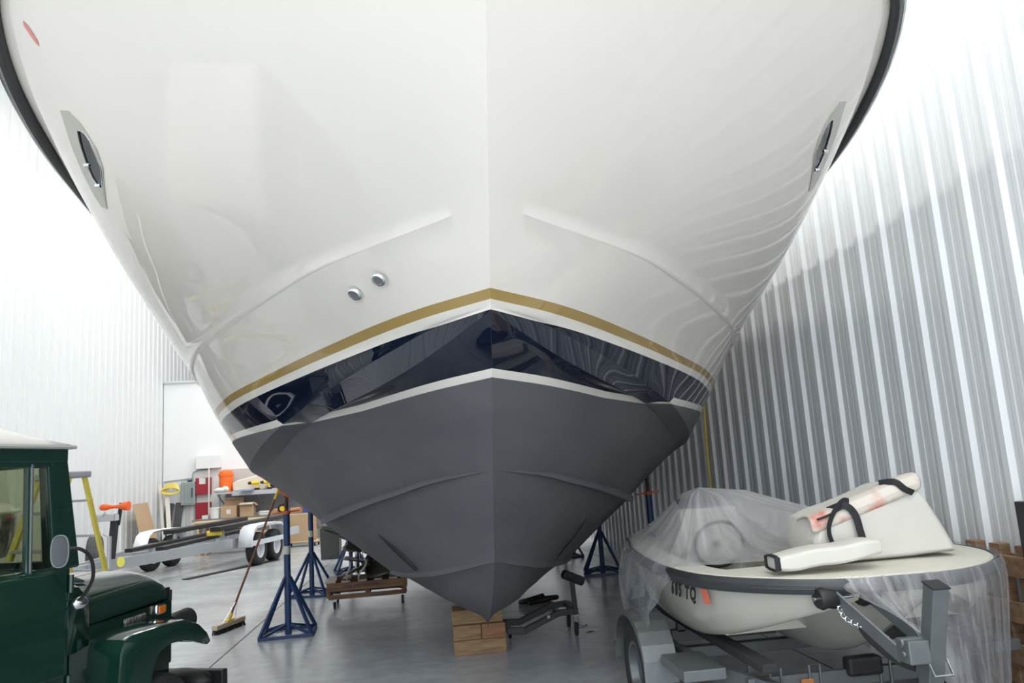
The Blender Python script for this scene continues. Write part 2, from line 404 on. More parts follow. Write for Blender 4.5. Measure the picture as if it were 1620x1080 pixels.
def Mixc(fac, a, b_):
    n = nt.nodes.new('ShaderNodeMix'); n.data_type = 'RGBA'
    nt.links.new(fac, n.inputs['Factor'])
    for k, x in (('A', a), ('B', b_)):
        if isinstance(x, tuple): n.inputs[k].default_value = x + (1,)
        else: nt.links.new(x, n.inputs[k])
    return n.outputs['Result']
def Mixf(fac, a, b_):
    n = nt.nodes.new('ShaderNodeMix'); n.data_type = 'FLOAT'; nt.links.new(fac, n.inputs['Factor']); n.inputs['A'].default_value = a; n.inputs['B'].default_value = b_
    return n.outputs['Result']
tc = nt.nodes.new('ShaderNodeTexCoord'); sx = nt.nodes.new('ShaderNodeSeparateXYZ'); nt.links.new(tc.outputs['Object'], sx.inputs[0])
Yv, Zv = sx.outputs['Y'], sx.outputs['Z']
Yc = Mth('MINIMUM', Yv, 8.0)
Yd = Mth('SUBTRACT', Yc, 3.85)
zg = Mth('ADD', Zv, Mth('SUBTRACT', Mth('MULTIPLY', Yd, 0.135), Mth('MULTIPLY', Mth('MULTIPLY', Yd, Yd), 0.0135)))        # height measured along the falling stripes
zb = Mth('ADD', Mth('ADD', Zv, Mth('MULTIPLY', Mth('SUBTRACT', Mth('MINIMUM', Yv, 4.95), 4.05), 0.085)), Mth('MULTIPLY', Mth('SUBTRACT', Mth('MINIMUM', Mth('MAXIMUM', Yv, 4.95), 5.6), 4.95), 0.045))
gold = Mth('MULTIPLY', Mth('GREATER_THAN', zg, 2.478), Mth('LESS_THAN', zg, 2.522))
at_n = nt.nodes.new('ShaderNodeAttribute'); at_n.attribute_name = 'girth'
navy = Mth('MULTIPLY', Mth('LESS_THAN', zg, 2.432), Mth('GREATER_THAN', at_n.outputs['Fac'], 0.050))
bott = Mth('LESS_THAN', zb, 2.103)
nz = nt.nodes.new('ShaderNodeTexNoise'); nz.inputs['Scale'].default_value = 1.3; nz.inputs['Detail'].default_value = 8; nz.inputs['Roughness'].default_value = 0.6
mp = nt.nodes.new('ShaderNodeMapping'); mp.inputs['Scale'].default_value = (1, 0.6, 2.0); nt.links.new(tc.outputs['Object'], mp.inputs['Vector']); nt.links.new(mp.outputs['Vector'], nz.inputs['Vector'])
pz = nt.nodes.new('ShaderNodeTexNoise'); pz.inputs['Scale'].default_value = 60; pz.inputs['Detail'].default_value = 3; nt.links.new(tc.outputs['Object'], pz.inputs['Vector'])
paintb = Mixc(nz.outputs['Fac'], (0.055, 0.060, 0.070), (0.138, 0.134, 0.140))
c = Mixc(gold, (0.680, 0.640, 0.580), (0.34, 0.235, 0.085))
c = Mixc(navy, c, (0.004, 0.007, 0.018))
c = Mixc(bott, c, paintb)
nt.links.new(c, bs.inputs['Base Color'])
nt.links.new(Mixf(bott, 0.018, 0.62), bs.inputs['Roughness'])
nt.links.new(Mixf(bott, 0.6, 0.35), bs.inputs['Specular IOR Level'])
bp = nt.nodes.new('ShaderNodeBump'); bp.inputs['Distance'].default_value = 0.002
nt.links.new(Mth('MULTIPLY', bott, 0.35), bp.inputs['Strength']); nt.links.new(pz.outputs['Fac'], bp.inputs['Height']); nt.links.new(bp.outputs['Normal'], bs.inputs['Normal'])

yacht = thing('motor_yacht', 'huge white motor yacht with dark grey bottom and navy and gold stripes', 'yacht', (0, 0, 0))
def zboot(Y): return 2.103 - .085 * (min(Y, 4.95) - 4.05) - .045 * (min(max(Y, 4.95), 5.6) - 4.95)
def girths(row):
    """distance along the section above the waterline mark, per column"""
    acc = [0.0]
    for a, b_ in zip(row[:-1], row[1:]): acc.append(acc[-1] + math.sqrt((a[0] - b_[0]) ** 2 + .45 * (a[1] - b_[1]) ** 2 + (a[2] - b_[2]) ** 2))
    at0 = None
    for k in range(len(row) - 1):
        f0 = row[k][2] - zboot(row[k][1]); f1 = row[k + 1][2] - zboot(row[k + 1][1])
        if f0 < 0 <= f1: at0 = acc[k] + (acc[k + 1] - acc[k]) * (-f0 / (f1 - f0)); break
    return [x - (at0 or 0) for x in acc]
bm = bmesh.new(); GL = bm.verts.layers.float.new('girth')
nr = len(HROWS); ncol = len(HROWS[0]); V = {}
for side in (-1, 1):
    for i in range(nr):
        gr = girths(HROWS[i])
        for j in range(ncol):
            w = HROWS[i][j][0]
            if side == 1 and (w < 1e-6 or i == 0): V[side, i, j] = V[-1, i, j]; continue
            V[side, i, j] = bm.verts.new(HP[side][i][j]); V[side, i, j][GL] = gr[j]
fs = []
for side in (-1, 1):
    for i in range(nr - 1):
        for j in range(ncol - 1):
            q = [V[side, i, j], V[side, i, j + 1], V[side, i + 1, j + 1], V[side, i + 1, j]]
            u = []
            for x in q:
                if x not in u: u.append(x)
            if len(u) < 3: continue
            if side == 1: u.reverse()
            try: f = bm.faces.new(u); f.smooth = True
            except ValueError: continue
            for l in f.loops:
                pass
# transom
tr = [V[-1, nr - 1, j] for j in range(ncol)] + [V[1, nr - 1, j] for j in range(ncol - 1, 0, -1)]
bm.faces.new(tr)
# deck, let in a little below the rail
dk = []
for i in range(nr):
    dk.append((V[-1, i, ncol - 1], V[1, i, ncol - 1]))
for i in range(nr - 1):
    a, b_ = dk[i]; d_, c_ = dk[i + 1]
    u = []
    for x in (a, b_, c_, d_):
        if x not in u: u.append(x)
    if len(u) > 2: bm.faces.new(u)
sharpset = set()
for side in (-1, 1):
    for j in range(ncol):
        if HSH[j]:
            for i in range(24 if j > 45 and j < ncol - 1 else 0, nr - 1): sharpset.add(frozenset((V[side, i, j], V[side, i + 1, j])))
for e in bm.edges:
    if frozenset(e.verts) in sharpset: e.smooth = False
bmesh.ops.remove_doubles(bm, verts=bm.verts, dist=2e-5); bmesh.ops.recalc_face_normals(bm, faces=bm.faces)
me = bpy.data.meshes.new('hull'); bm.to_mesh(me); bm.free(); me.materials.append(M_HULL)
hull = bpy.data.objects.new('hull', me); COL.objects.link(hull); hull.parent = yacht
# rub rail: dark rubber with a steel strip
M_RUB = mat('black_rubber', (0.03, 0.033, 0.036), 0.4)
M_STEEL = mat('polished_steel', (0.62, 0.63, 0.65), 0.12, 1.0)
def railline(side, off, dz):
    return [(p[-1][0] + side * off, p[-1][1] - (off if i == 0 else 0), p[-1][2] + dz) for i, p in enumerate(HP[side])]
L = railline(-1, .03, .0)[::-1] + railline(1, .03, .0)[1:]
MB().path(L, 0.05, n=10, flat=(0.75, 1.1)).build('rub_rail', M_RUB, yacht)['label'] = 'dark grey rubber rail along the top edge of the hull'
L = railline(-1, .075, .0)[::-1] + railline(1, .075, .0)[1:]
MB().path(L, 0.014, n=8).build('rail_strip', M_STEEL, yacht)
# portlights, one each side, seated on the skin
M_FRAME = mat('portlight_recess', (0.40, 0.385, 0.335), 0.3)
M_GLASS = mat('dark_port_glass', (0.01, 0.012, 0.014), 0.03, spec=0.8)
def surf(side, Y, z):
    h = hull_hit((HC + side * 6, Y, z), (-side, 0, 0), side)
    return Vector(h[1]), Vector(h[2])
def portlight(side):
    out = [(4.10, 3.655), (4.06, 3.63), (4.08, 3.575), (4.12, 3.525), (4.18, 3.462), (4.28, 3.398), (4.45, 3.335), (4.61, 3.282), (4.64, 3.305), (4.565, 3.375), (4.45, 3.452), (4.30, 3.545)]
    inn = [(4.14, 3.56), (4.125, 3.55), (4.125, 3.53), (4.15, 3.50), (4.20, 3.462), (4.282, 3.404), (4.40, 3.358), (4.445, 3.345), (4.45, 3.365), (4.42, 3.40), (4.35, 3.448), (4.24, 3.51)]
    n = len(out)
    def pts(poly, h): return [surf(side, y, z)[0] + surf(side, y, z)[1] * h for y, z in poly]
    o0 = pts(out, -0.004); o1 = pts(out, 0.006); i1 = pts(inn, 0.010); i2 = pts(inn, 0.003)
    root = MB(); vs = o0 + o1 + i1 + i2; F = []
    for k in range(3): F += [(k * n + i, k * n + (i + 1) % n, (k + 1) * n + (i + 1) % n, (k + 1) * n + i) for i in range(n)]
    root.add(vs, F, False); fr = root.build('portlight', M_FRAME, yacht)
    fr['label'] = 'slanted portlight with a beige recess, %s side in view' % ('left' if side < 0 else 'right')
    g = MB(); cen = sum(i2, Vector()) / n; vs = [cen] + i2
    g.add(vs, [(0, 1 + i, 1 + (i + 1) % n) for i in range(n)], False); g.build('portlight_glass', M_GLASS, fr)
    # inner polished bead and latch lugs
    bd = pts(inn, 0.008); MB().path(bd, 0.004, n=6, closed=True).build('portlight_bead', M_STEEL, fr)
    for k in (10, 8):
        p = bd[k]; MB().box(p, (0.03, 0.03, 0.02)).build('latch', M_STEEL, fr, bevel=0.004)
portlight(-1); portlight(1)
# two through-hull fittings
M_CHR = mat('chrome', (0.75, 0.76, 0.78), 0.1, 1.0)
M_DARK = mat('dark_hole', (0.012, 0.012, 0.012), 0.6)
for c, nn in (((-0.366, 4.219, 2.608), (-0.42, -0.49, -0.77)), ((-0.226, 4.057, 2.643), (-0.38, -0.54, -0.75))):
    nn = Vector(nn).normalized(); c = Vector(c)
    f = MB().lathe([(0.027, 0.002), (0.029, 0.008), (0.034, 0.009), (0.040, 0.005), (0.042, 0.0), (0.042, -0.01)], c=c, ax=nn, n=28).build('through_hull_fitting', M_CHR, yacht)
    MB().lathe([(0.0, 0.002), (0.026, 0.006)], c=c, ax=nn, n=28).build('fitting_bore', mat('fitting_bore', (0.16, 0.17, 0.17), 0.5, 0.2), f)
# raised strips at the strake ends, the recess darkness put into their colour
def strake(side):
    L = []; R = []
    prof = []
    n = 14
    A = (HC + side * 0.789, 6.157, 1.174); B = (HC + side * 0.53, 6.109, 0.92)
    b = MB(); P = []
    for i in range(n + 1):
        t = i / n
        Y = lerp(6.157, 6.109, t); z = lerp(1.185, 0.91, t)
        p, nn = surf(side, Y, z)
        w = 0.006 + 0.032 * math.sin(min(1, t * 1.4) * PI / 2) * (1 if t < 0.92 else 0.75); h = 0.020 * math.sin(min(1, t * 2) * PI / 2)
        tdir = Vector((0, 0.9, 0.25)); tdir = (tdir - nn * tdir.dot(nn)).normalized()
        P.append([p - tdir * w - nn * .005, p - tdir * w * .8 + nn * h, p + tdir * w * .8 + nn * h, p + tdir * w - nn * .005])
    b.grid(P, smooth=False)
    b.add(P[0], [(0, 1, 2, 3)]); b.add(P[-1], [(3, 2, 1, 0)])
    o = b.build('bottom_slot', mat('slot_dark', (0.007, 0.008, 0.009), 0.7), yacht); o['label'] = 'dark slot slanting down the grey bottom'
strake(-1); strake(1)
# faint sticker and registration marks on the left bow
def decal(poly, m, name, lab=None):
    pts = [surf(-1, y, z) for y, z in poly]; pts = [p + nn * 0.004 for p, nn in pts]
    o = MB().add(pts, [list(range(len(pts)))]).build(name, m, yacht)
    if lab: o['label'] = lab
decal([(3.728, 3.946), (3.752, 3.932), (3.80, 3.868), (3.806, 3.852), (3.782, 3.868), (3.742, 3.918)], mat('sticker_red', (0.62, 0.22, 0.18), 0.4), 'bow_sticker', 'small faded red sticker')
# keel bottom pad is the hull itself; it rests on the timber blocks
# ------------------------------------------------------------------ green off-road vehicle, nose away from the camera, lower left
def ccurve(pts, n=8):
    """Catmull-Rom through points"""
    out = []; m = len(pts)
    P = [Vector(p) for p in pts]
    for i in range(m - 1):
        p0 = P[max(i - 1, 0)]; p1 = P[i]; p2 = P[i + 1]; p3 = P[min(i + 2, m - 1)]
        for k in range(n):
            t = k / n
            out.append(0.5 * ((2 * p1) + (-p0 + p2) * t + (2 * p0 - 5 * p1 + 4 * p2 - p3) * t * t + (-p0 + 3 * p1 - 3 * p2 + p3) * t ** 3))
    out.append(P[-1]); return out
M_GREEN = mat('dark_green_paint', (0.005, 0.027, 0.018), 0.16, noise=0.15, scale=3, coat=0.7)
M_ROOF = mat('white_roof_paint', (0.72, 0.70, 0.67), 0.35)
M_BLK = mat('black_plastic', (0.012, 0.012, 0.013), 0.5)
M_TIRE = mat('tyre_rubber', (0.022, 0.022, 0.023), 0.75, noise=0.3, scale=30)
M_INT = mat('dark_vinyl', (0.015, 0.016, 0.016), 0.6)
M_AMB = mat('amber_lens', (0.75, 0.20, 0.02), 0.2)
M_SILV = mat('silver_badge', (0.6, 0.6, 0.6), 0.25, 0.9)
def glass_mat(name, tint=(0.85, 0.9, 0.88), gl=0.12):
    m = bpy.data.materials.new(name); m.use_nodes = True; nt = m.node_tree
    for n in list(nt.nodes):
        if n.type != 'OUTPUT_MATERIAL': nt.nodes.remove(n)
    out = [n for n in nt.nodes if n.type == 'OUTPUT_MATERIAL'][0]
    a = nt.nodes.new('ShaderNodeBsdfTransparent'); a.inputs[0].default_value = tint + (1,)
    g = nt.nodes.new('ShaderNodeBsdfGlossy'); g.inputs['Roughness'].default_value = 0.02
    mx = nt.nodes.new('ShaderNodeMixShader'); mx.inputs[0].default_value = gl
    nt.links.new(a.outputs[0], mx.inputs[1]); nt.links.new(g.outputs[0], mx.inputs[2]); nt.links.new(mx.outputs[0], out.inputs[0])
    return m
M_WIN = glass_mat('window_glass', (0.72, 0.74, 0.66), 0.06)
car = thing('off_road_vehicle', 'dark green boxy off-road vehicle with white roof, nose toward the shed back', 'car', (-2.205, 5.72, 0), math.radians(-20.2))
# body tub and lower doors region: closed side shells with real thickness
def side_panel(s):
    x0, x1 = (0.69, 0.73) if s > 0 else (-0.73, -0.69)
    b = MB(); b.prism([(-3.0, .42), (-1.10, .42), (-1.10, 1.25), (-3.0, 1.25)], x0, 'x', x1 - x0)
    return b
b = side_panel(1); b2 = side_panel(-1)
b.add(b2.v, b2.f)
b.box((0, -3.02, .85), (1.46, .06, .86)); b.box((0, -2.05, .44), (1.40, 1.95, .06)); b.box((0, -1.12, .82), (1.40, .05, .80))
b.build('body_tub', M_GREEN, car, bevel=.015)
# cowl between doors and bonnet
P = []
for y, hw, zt in ((-1.16, .715, 1.245), (-1.02, .70, 1.235), (-.90, .635, 1.175), (-.86, .625, 1.16)):
    row = []
    for k in range(13):
        a = -1 + 2 * k / 12; x = hw * a
        row.append((x, y, zt - 0.085 * abs(a) ** 4 - 0.02 * a * a))
    P.append([(-hw, y, .80)] + row + [(hw, y, .80)])
b = MB().grid(P, smooth=True); b.build('cowl', M_GREEN, car, solid=.012)
# bonnet
def hood_z(a, t):
    zt = lerp(1.170, 1.108, t); zs = lerp(.905, .915, t)
    return zs + .02 + (zt - zs - .02) * (1 - abs(a) ** 2.8) ** .55 if abs(a) < 1 else zs + .02
P = []
for i in range(13):
    t = i / 12; y = lerp(-.855, .0, t); hw = lerp(.615, .475, t); zs = lerp(.905, .915, t)
    row = [(-hw, y, zs)]
    for k in range(21):
        a = -math.cos(PI * k / 20)
        row.append((hw * a, y, hood_z(a, t) - (.02 if t > .97 and abs(a) < 1 else 0)))
    row.append((hw, y, zs)); P.append(row)
b = MB().grid(P, smooth=True)
b.add([p for p in P[-1]], [list(range(len(P[-1])))])
hood = b.build('bonnet', M_GREEN, car)
v = MB()
Q = [[(x, y, hood_z(x / lerp(.615, .475, (y + .855) / .855), (y + .855) / .855) + .008) for x in [.10 + .04 * k for k in range(9)]] for y in (-.82, -.76, -.70, -.64)]
v.grid(Q)
for k in range(10):
    y = -.81 + k * .018; v.path([(x, y, hood_z(x / lerp(.615, .475, (y + .855) / .855), (y + .855) / .855) + .012) for x in [.12 + .04 * q for q in range(8)]], .004, n=5)
v.build('bonnet_louvre', mat('louvre_grey', (.03, .05, .055), .4), hood)
for s in (-1, 1):
    MB().box((s * .47, -.02, .96), (.025, .05, .045)).box((s * .485, .0, .93), (.02, .02, .07)).build('bonnet_latch', M_BLK, hood, bevel=.004)
# inner wing panels under the bonnet
for s in (-1, 1):
    P = [[(s * lerp(.63, .47, t), lerp(-1.0, .0, t), z) for z in (.40, .90)] for t in (0, .15, .5, 1)]
    o = MB().grid(P, smooth=False).build('wing_panel', M_GREEN, car, solid=.02)
    lv = MB()
    for k in range(7): lv.box((s * .60, -.80, .58 + k * .028), (.012, .09, .012), (0, 0, s * .17))
    lv.build('wing_louvre', M_BLK, o)
# badge letters and amber marker on the right wing panel
wa = math.atan2(.16, 1.0)
text_obj('LAND CRUISER', .052, M_SILV, car, (.566, -.50, .835), Matrix.Rotation(PI / 2 + wa, 4, 'Z') @ Matrix.Rotation(PI / 2, 4, 'X'), 'wing_badge', ext=.003, sx=.62, shear=.2)
m_ = MB().box((.515, -.14, .865), (.03, .10, .065), (0, 0, wa)).build('marker_bezel', M_CHR, car, bevel=.012)
MB().box((.532, -.135, .865), (.012, .078, .045), (0, 0, wa)).build('marker_lens', M_AMB, m_, bevel=.004)
# grille panel and lamps
b = MB(); b.box((0, .01, .72), (.96, .04, .44)); b.box((0, .035, .72), (.5, .02, .2)); b.build('grille_panel', M_GREEN, car, bevel=.01)
for s in (-1, 1):
    MB().lathe([(0, .0), (.085, .005), (.095, .03), (.085, .05), (0, .06)], c=(s * .33, .03, .76), ax=(0, 1, 0)).build('headlamp', M_CHR, car)
# front wings: flat topped, open below
def wing(s):
    tops = [(-.86, .18), (-.86, .40), (-.855, .60), (-.84, .76), (-.81, .815), (-.76, .832), (-.5, .836), (-.30, .826), (-.20, .79), (-.12, .725), (-.085, .65)]
    P = []
    for y, z in tops:
        P.append([(s * .50, y, z + .004), (s * .60, y, z + .004), (s * .80, y, z), (s * .825, y, z - .006), (s * .835, y + (.0 if z > .8 else .02), z - .02 if z > .7 else z)])
    inner = [(-.62, .18), (-.62, .40), (-.61, .55), (-.585, .63), (-.545, .685), (-.50, .708), (-.42, .718), (-.33, .712), (-.24, .69), (-.16, .66), (-.095, .638)]
    lip = []
    for (y, z), (yi, zi) in zip(tops, inner): lip.append([(s * .835, y + (.0 if z > .8 else .02), z - .02 if z > .7 else z), (s * .838, lerp(y, yi, .5), lerp(z, zi, .5) - .002), (s * .832, yi, zi), (s * .815, yi, zi)])
    b = MB().grid(P).grid(lip); o = b.build('front_wing', M_GREEN, car, solid=.006)
    return o
wing(1); wing(-1)
# front axle, wheels, bumper
def wheel(name, c, r, w, parent, rim=None, ax=(1, 0, 0), tread=True, mt=None, hub=None):
    b = MB(); n = 40
    prof = [(r * .56, -w * .42), (r * .62, -w * .5), (r * .88, -w * .5), (r * .97, -w * .42), (r, -w * .30), (r, w * .30), (r * .97, w * .42), (r * .88, w * .5), (r * .62, w * .5), (r * .56, w * .42)]
    b.lathe(prof, c=c, ax=ax, n=n)
    if tread:
        d, s_, u = frame(ax); cc = Vector(c)
        for k in range(4):
            h = w * (-.22 + .147 * k)
            b.lathe([(r * 1.0, h - w * .045), (r * 1.012, h - w * .03), (r * 1.012, h + w * .03), (r * 1.0, h + w * .045)], c=c, ax=ax, n=n)
    t = b.build(name, M_TIRE, parent)
    rm = MB().lathe([(0, w * .18), (r * .16, w * .2), (r * .20, w * .12), (r * .46, w * .12), (r * .50, w * .44), (r * .57, w * .46), (r * .57, -w * .46), (r * .5, -w * .42), (0, -w * .4)], c=c, ax=ax, n=n)
    d, s_, u = frame(ax); cc = Vector(c)
    for k in range(5):
        a = 2 * PI * k / 5; p = cc + (s_ * math.cos(a) + u * math.sin(a)) * r * .27
        rm.tube(p + d * w * .1, p + d * w * .2, r * .035, n=8)
    rm.build('wheel_rim', rim or M_STEEL, t)
    return t
wheel('front_wheel', (.68, -.42, .27), .27, .20, car, M_GREEN); wheel('front_wheel', (-.68, -.42, .27), .27, .20, car, M_GREEN, ax=(-1, 0, 0))
wheel('rear_wheel', (.64, -2.55, .27), .27, .20, car, M_GREEN); wheel('rear_wheel', (-.64, -2.55, .27), .27, .20, car, M_GREEN, ax=(-1, 0, 0))
b = MB(); b.box((0, -.42, .27), (1.2, .07, .07)); b.box((0, -2.55, .27), (1.2, .07, .07)); b.box((.36, -1.4, .36), (.06, 3.0, .1)); b.box((-.36, -1.4, .36), (.06, 3.0, .1)); b.build('chassis', M_BLK, car)
b = MB(); b.box((0, .22, .345), (1.50, .06, .13)); b.box((0, .14, .37), (.9, .14, .06)); b.ell((.50, .12, .365), (.22, .10, .075)); b.build('front_bumper', M_BLK, car, bevel=.01)
b = MB(); b.lathe([(0, -.10), (.045, -.095), (.066, -.05), (.07, .05), (.074, .055), (.074, .075), (0, .078)], c=(.44, .17, .735), ax=(0, 1, 0)); b.tube((.44, .0, .70), (.44, .16, .70), .02)
b.build('driving_lamp', M_BLK, car)
# door with window frame, divider, vent pane
dr = MB(); x0 = .70
def fr(poly_a, poly_b): pass
bars = [((-1.175, 1.25), (-1.235, 1.79), .05), ((-1.225, 1.79), (-2.1, 1.79), .045), ((-2.1, 1.79), (-2.1, 1.25), .05), ((-1.095, 1.245), (-2.1, 1.245), .03)]
for (ya, za), (yb, zb_), w in bars: dr.bar((x0, ya, za), (x0 - .0, yb, zb_), .035, w, up=(1, 0, 0)) if False else dr.bar((x0, ya, za), (x0, yb, zb_), w, .035, up=(1, 0, 0))
dr.prism([(-1.13, .46), (-1.13, 1.235), (-2.1, 1.235), (-2.1, .62), (-2.0, .46)], .715, 'x', .026)
door = dr.build('door', M_GREEN, car, bevel=.008)
MB().bar((.705, -1.352, 1.245), (.70, -1.362, 1.79), .034, .03, up=(1, 0, 0)).build('window_divider', M_GREEN, door, bevel=.006)
MB().bar((.722, -1.345, 1.245), (.718, -1.352, 1.785), .006, .008, up=(1, 0, 0)).build('divider_trim', M_STEEL, door)
MB().box((.70, -1.27, 1.515), (.004, .17, .53)).build('vent_pane', M_WIN, door)
MB().box((.698, -1.72, 1.515), (.004, .70, .53)).build('window_pane', M_WIN, door)
MB().tube((.745, -1.85, 1.12), (.745, -1.99, 1.12), .012).tube((.73, -1.86, 1.12), (.745, -1.86, 1.12), .01).build('door_handle', M_CHR, door)
for z in (.62, 1.12): MB().tube((.748, -1.115, z), (.748, -1.115, z + .09), .013).build('hinge', M_GREEN, door)
# body crease along the door
MB().bar((.742, -1.14, .72), (.742, -2.98, .72), .012, .012).build('body_crease', M_GREEN, car, bevel=.004)
# left door frame (seen through the cab)
b = MB()
for (ya, za), (yb, zb_), w in bars: b.bar((-x0, ya, za), (-x0, yb, zb_), w, .035, up=(1, 0, 0))
b.bar((-.70, -1.352, 1.245), (-.70, -1.362, 1.79), .03, .03, up=(1, 0, 0)); b.build('left_window_frame', M_GREEN, car)
# windscreen frame with thick pillars
b = MB()
for s in (-1, 1):
    b.prism([(-1.02, 1.24), (-1.20, 1.24), (-1.245, 1.80), (-1.125, 1.83)], s * .64 - (0 if s > 0 else .0), 'x', .075 * (1 if s > 0 else -1))
b.bar((-.68, -1.16, 1.81), (.68, -1.16, 1.81), .09, .07); b.bar((-.68, -1.08, 1.26), (.68, -1.08, 1.26), .06, .05)
b.build('windscreen_frame', M_GREEN, car, bevel=.012)
MB().add([(-.64, -1.12, 1.28), (.64, -1.12, 1.28), (.64, -1.165, 1.78), (-.64, -1.165, 1.78)], [(0, 1, 2, 3)]).build('windscreen', M_WIN, car, solid=.004)
# header above the windows, gutter and roof
b = MB()
for s in (-1, 1): b.bar((s * .70, -1.13, 1.83), (s * .70, -3.0, 1.83), .05, .075)
b.bar((-.70, -3.0, 1.83), (.70, -3.0, 1.83), .05, .075)
for s in (-1, 1): b.bar((s * .70, -2.98, 1.25), (s * .70, -2.98, 1.83), .06, .3, up=(0, 1, 0))
b.build('roof_rail', M_GREEN, car, bevel=.01)
P = []
for i in range(15):
    t = i / 14; y = lerp(-1.12, -3.05, t); e = 1 - (1 - min(1, t * 2.4)) ** 2.2 if t < .9 else (1 - t) * 10
    P.append([(x_ * .725, y, 1.880 + .25 * e * (1 - abs(x_) ** 2.6) + (.018 if abs(x_) < 1 else 0)) for x_ in [-1 + 2 * k / 20 for k in range(21)]])
b = MB().grid(P); roof = b.build('roof', M_ROOF, car, solid=.015)
b = MB(); b.path([(.745, -3.06, 1.873), (.745, -1.11, 1.873), (-.745, -1.11, 1.873), (-.745, -3.06, 1.873)], .011, n=6); b.build('gutter', mat('gutter_grey', (.35, .35, .33), .4), roof)
# cab interior: dash, seats, steering wheel
b = MB(); b.box((0, -1.22, 1.16), (1.34, .20, .16)); b.build('dashboard', M_INT, car, bevel=.03)
for s in (-1, 1):
    q = MB(); q.box((s * .36, -1.85, .78), (.48, .5, .14)); q.box((s * .36, -2.10, 1.08), (.46, .12, .55), (-.15, 0, 0)); q.build('seat', M_INT, car, bevel=.04)
q = MB(); q.path([(-.36 + .19 * math.cos(a * PI / 12), -1.46 + .05 * math.sin(a * PI / 12), 1.20 + .18 * math.sin(a * PI / 12)) for a in range(24)], .012, n=6, closed=True); q.tube((-.36, -1.46, 1.2), (-.36, -1.28, 1.12), .018); q.build('steering_wheel', M_INT, car)
# door mirror on a bent arm
mr = MB()
pr = []
for k in range(24):
    a = 2 * PI * k / 24; c_, s_ = math.cos(a), math.sin(a)
    pr.append((.040 * (abs(c_) ** .75) * (1 if c_ > 0 else -1), .078 * (abs(s_) ** .75) * (1 if s_ > 0 else -1)))
mr.prism(pr, 0, 'y', .022)
mo = mr.build('door_mirror', mat('mirror_back_green', (0.02, 0.045, 0.035), 0.25), car, bevel=.006, loc=(.84, -1.29, 1.345), rot=(0, 0, math.radians(28)))
MB().path([(x, -.003, z) for x, z in pr], .0035, n=6, closed=True).build('mirror_rim', mat('mirror_rim_grey', (.16, .18, .18), .3), mo)
MB().prism([(x * .93, z * .93) for x, z in pr], -.004, 'y', .003).build('mirror_glass', mat('mirror_glass', (.02, .024, .024), .12, 0), mo)  # dark reflection put into the glass colour
MB().path(ccurve([(.86, -1.27, 1.355), (.89, -1.21, 1.345), (.89, -1.14, 1.29), (.86, -1.09, 1.19), (.79, -1.07, 1.10), (.74, -1.08, 1.06)]), .009, n=8).build('mirror_arm', M_BLK, car)
MB().ell((.745, -1.05, 1.055), (.03, .05, .035)).build('arm_bracket', M_STEEL, car)
# ------------------------------------------------------------------ small cream boat on a galvanised trailer, right
M_CREAM = mat('cream_gelcoat', (0.44, 0.43, 0.37), 0.22, noise=0.05, scale=4, coat=0.3)
M_NONSK = mat('cream_deck', (0.60, 0.58, 0.50), 0.5, noise=0.04, scale=20)
TX, TY = 2.30, 3.70
PLAN = [(0, 0.0), (.006, .16), (.03, .30), (.09, .44), (.18, .57), (.30, .69), (.42, .78), (.60, .86), (.85, .90), (1.15, .91), (1.6, .885), (2.1, .82), (2.7, .70)]
def tb(d): return pchip([p[0] for p in PLAN], [p[1] for p in PLAN], d)
def tz(tab, d): return pchip([p[0] for p in tab], [p[1] for p in tab], d)
ZK = [(0, .90), (.05, .80), (.15, .70), (.35, .58), (.6, .48), (.95, .42), (2.7, .40)]
ZS = [(0, .90), (.05, .84), (.2, .76), (.45, .67), (.7, .61), (1.0, .575), (2.7, .55)]
ZT = [(0, .91), (.05, .87), (.2, .84), (.45, .80), (.7, .765), (1.0, .74), (2.7, .70)]
ZC = [(0, .92), (.2, .90), (.7, .86), (1.2, .84), (2.7, .82)]
def sheer(d): return .965 + .012 * max(0, d - 1.2)
boat = thing('tender_boat', 'small cream open boat with black rub rail on the trailer, loosely wrapped in clear plastic', 'boat', (TX, TY, 0))
ds = [2.7 * (i / 44) ** 2.0 for i in range(45)]
def trow(s, d):
    b_ = tb(d); zr = sheer(d)
    keys = [(1.0, zr), (.985, lerp(zr, tz(ZC, d), .5)), (.955, tz(ZC, d)), (.90, lerp(tz(ZC, d), tz(ZS, d), .6)), (.82, tz(ZS, d)), (.74, tz(ZS, d) + .015), (.62, lerp(tz(ZS, d), tz(ZT, d), .75)), (.50, tz(ZT, d)), (.38, lerp(tz(ZT, d), tz(ZK, d), .22)), (.2, lerp(tz(ZT, d), tz(ZK, d), .68)), (.07, tz(ZK, d) + .018), (0, tz(ZK, d))]
    out = []
    cv = ccurve([(k[0], 0, k[1]) for k in keys], 3)
    for p in cv:
        rec = (zr - p.z) * .28 * max(0, 1 - d / 1.6)
        out.append((s * b_ * max(0, p.x), d + rec, p.z))
    return out
b = MB()
for s in (-1, 1): b.grid([trow(s, d) for d in ds])
ts = [trow(-1, 2.7), trow(1, 2.7)]
b.add(ts[0] + ts[1][::-1][1:], [list(range(len(ts[0]) * 2 - 1))])
b.build('boat_hull', M_CREAM, boat)
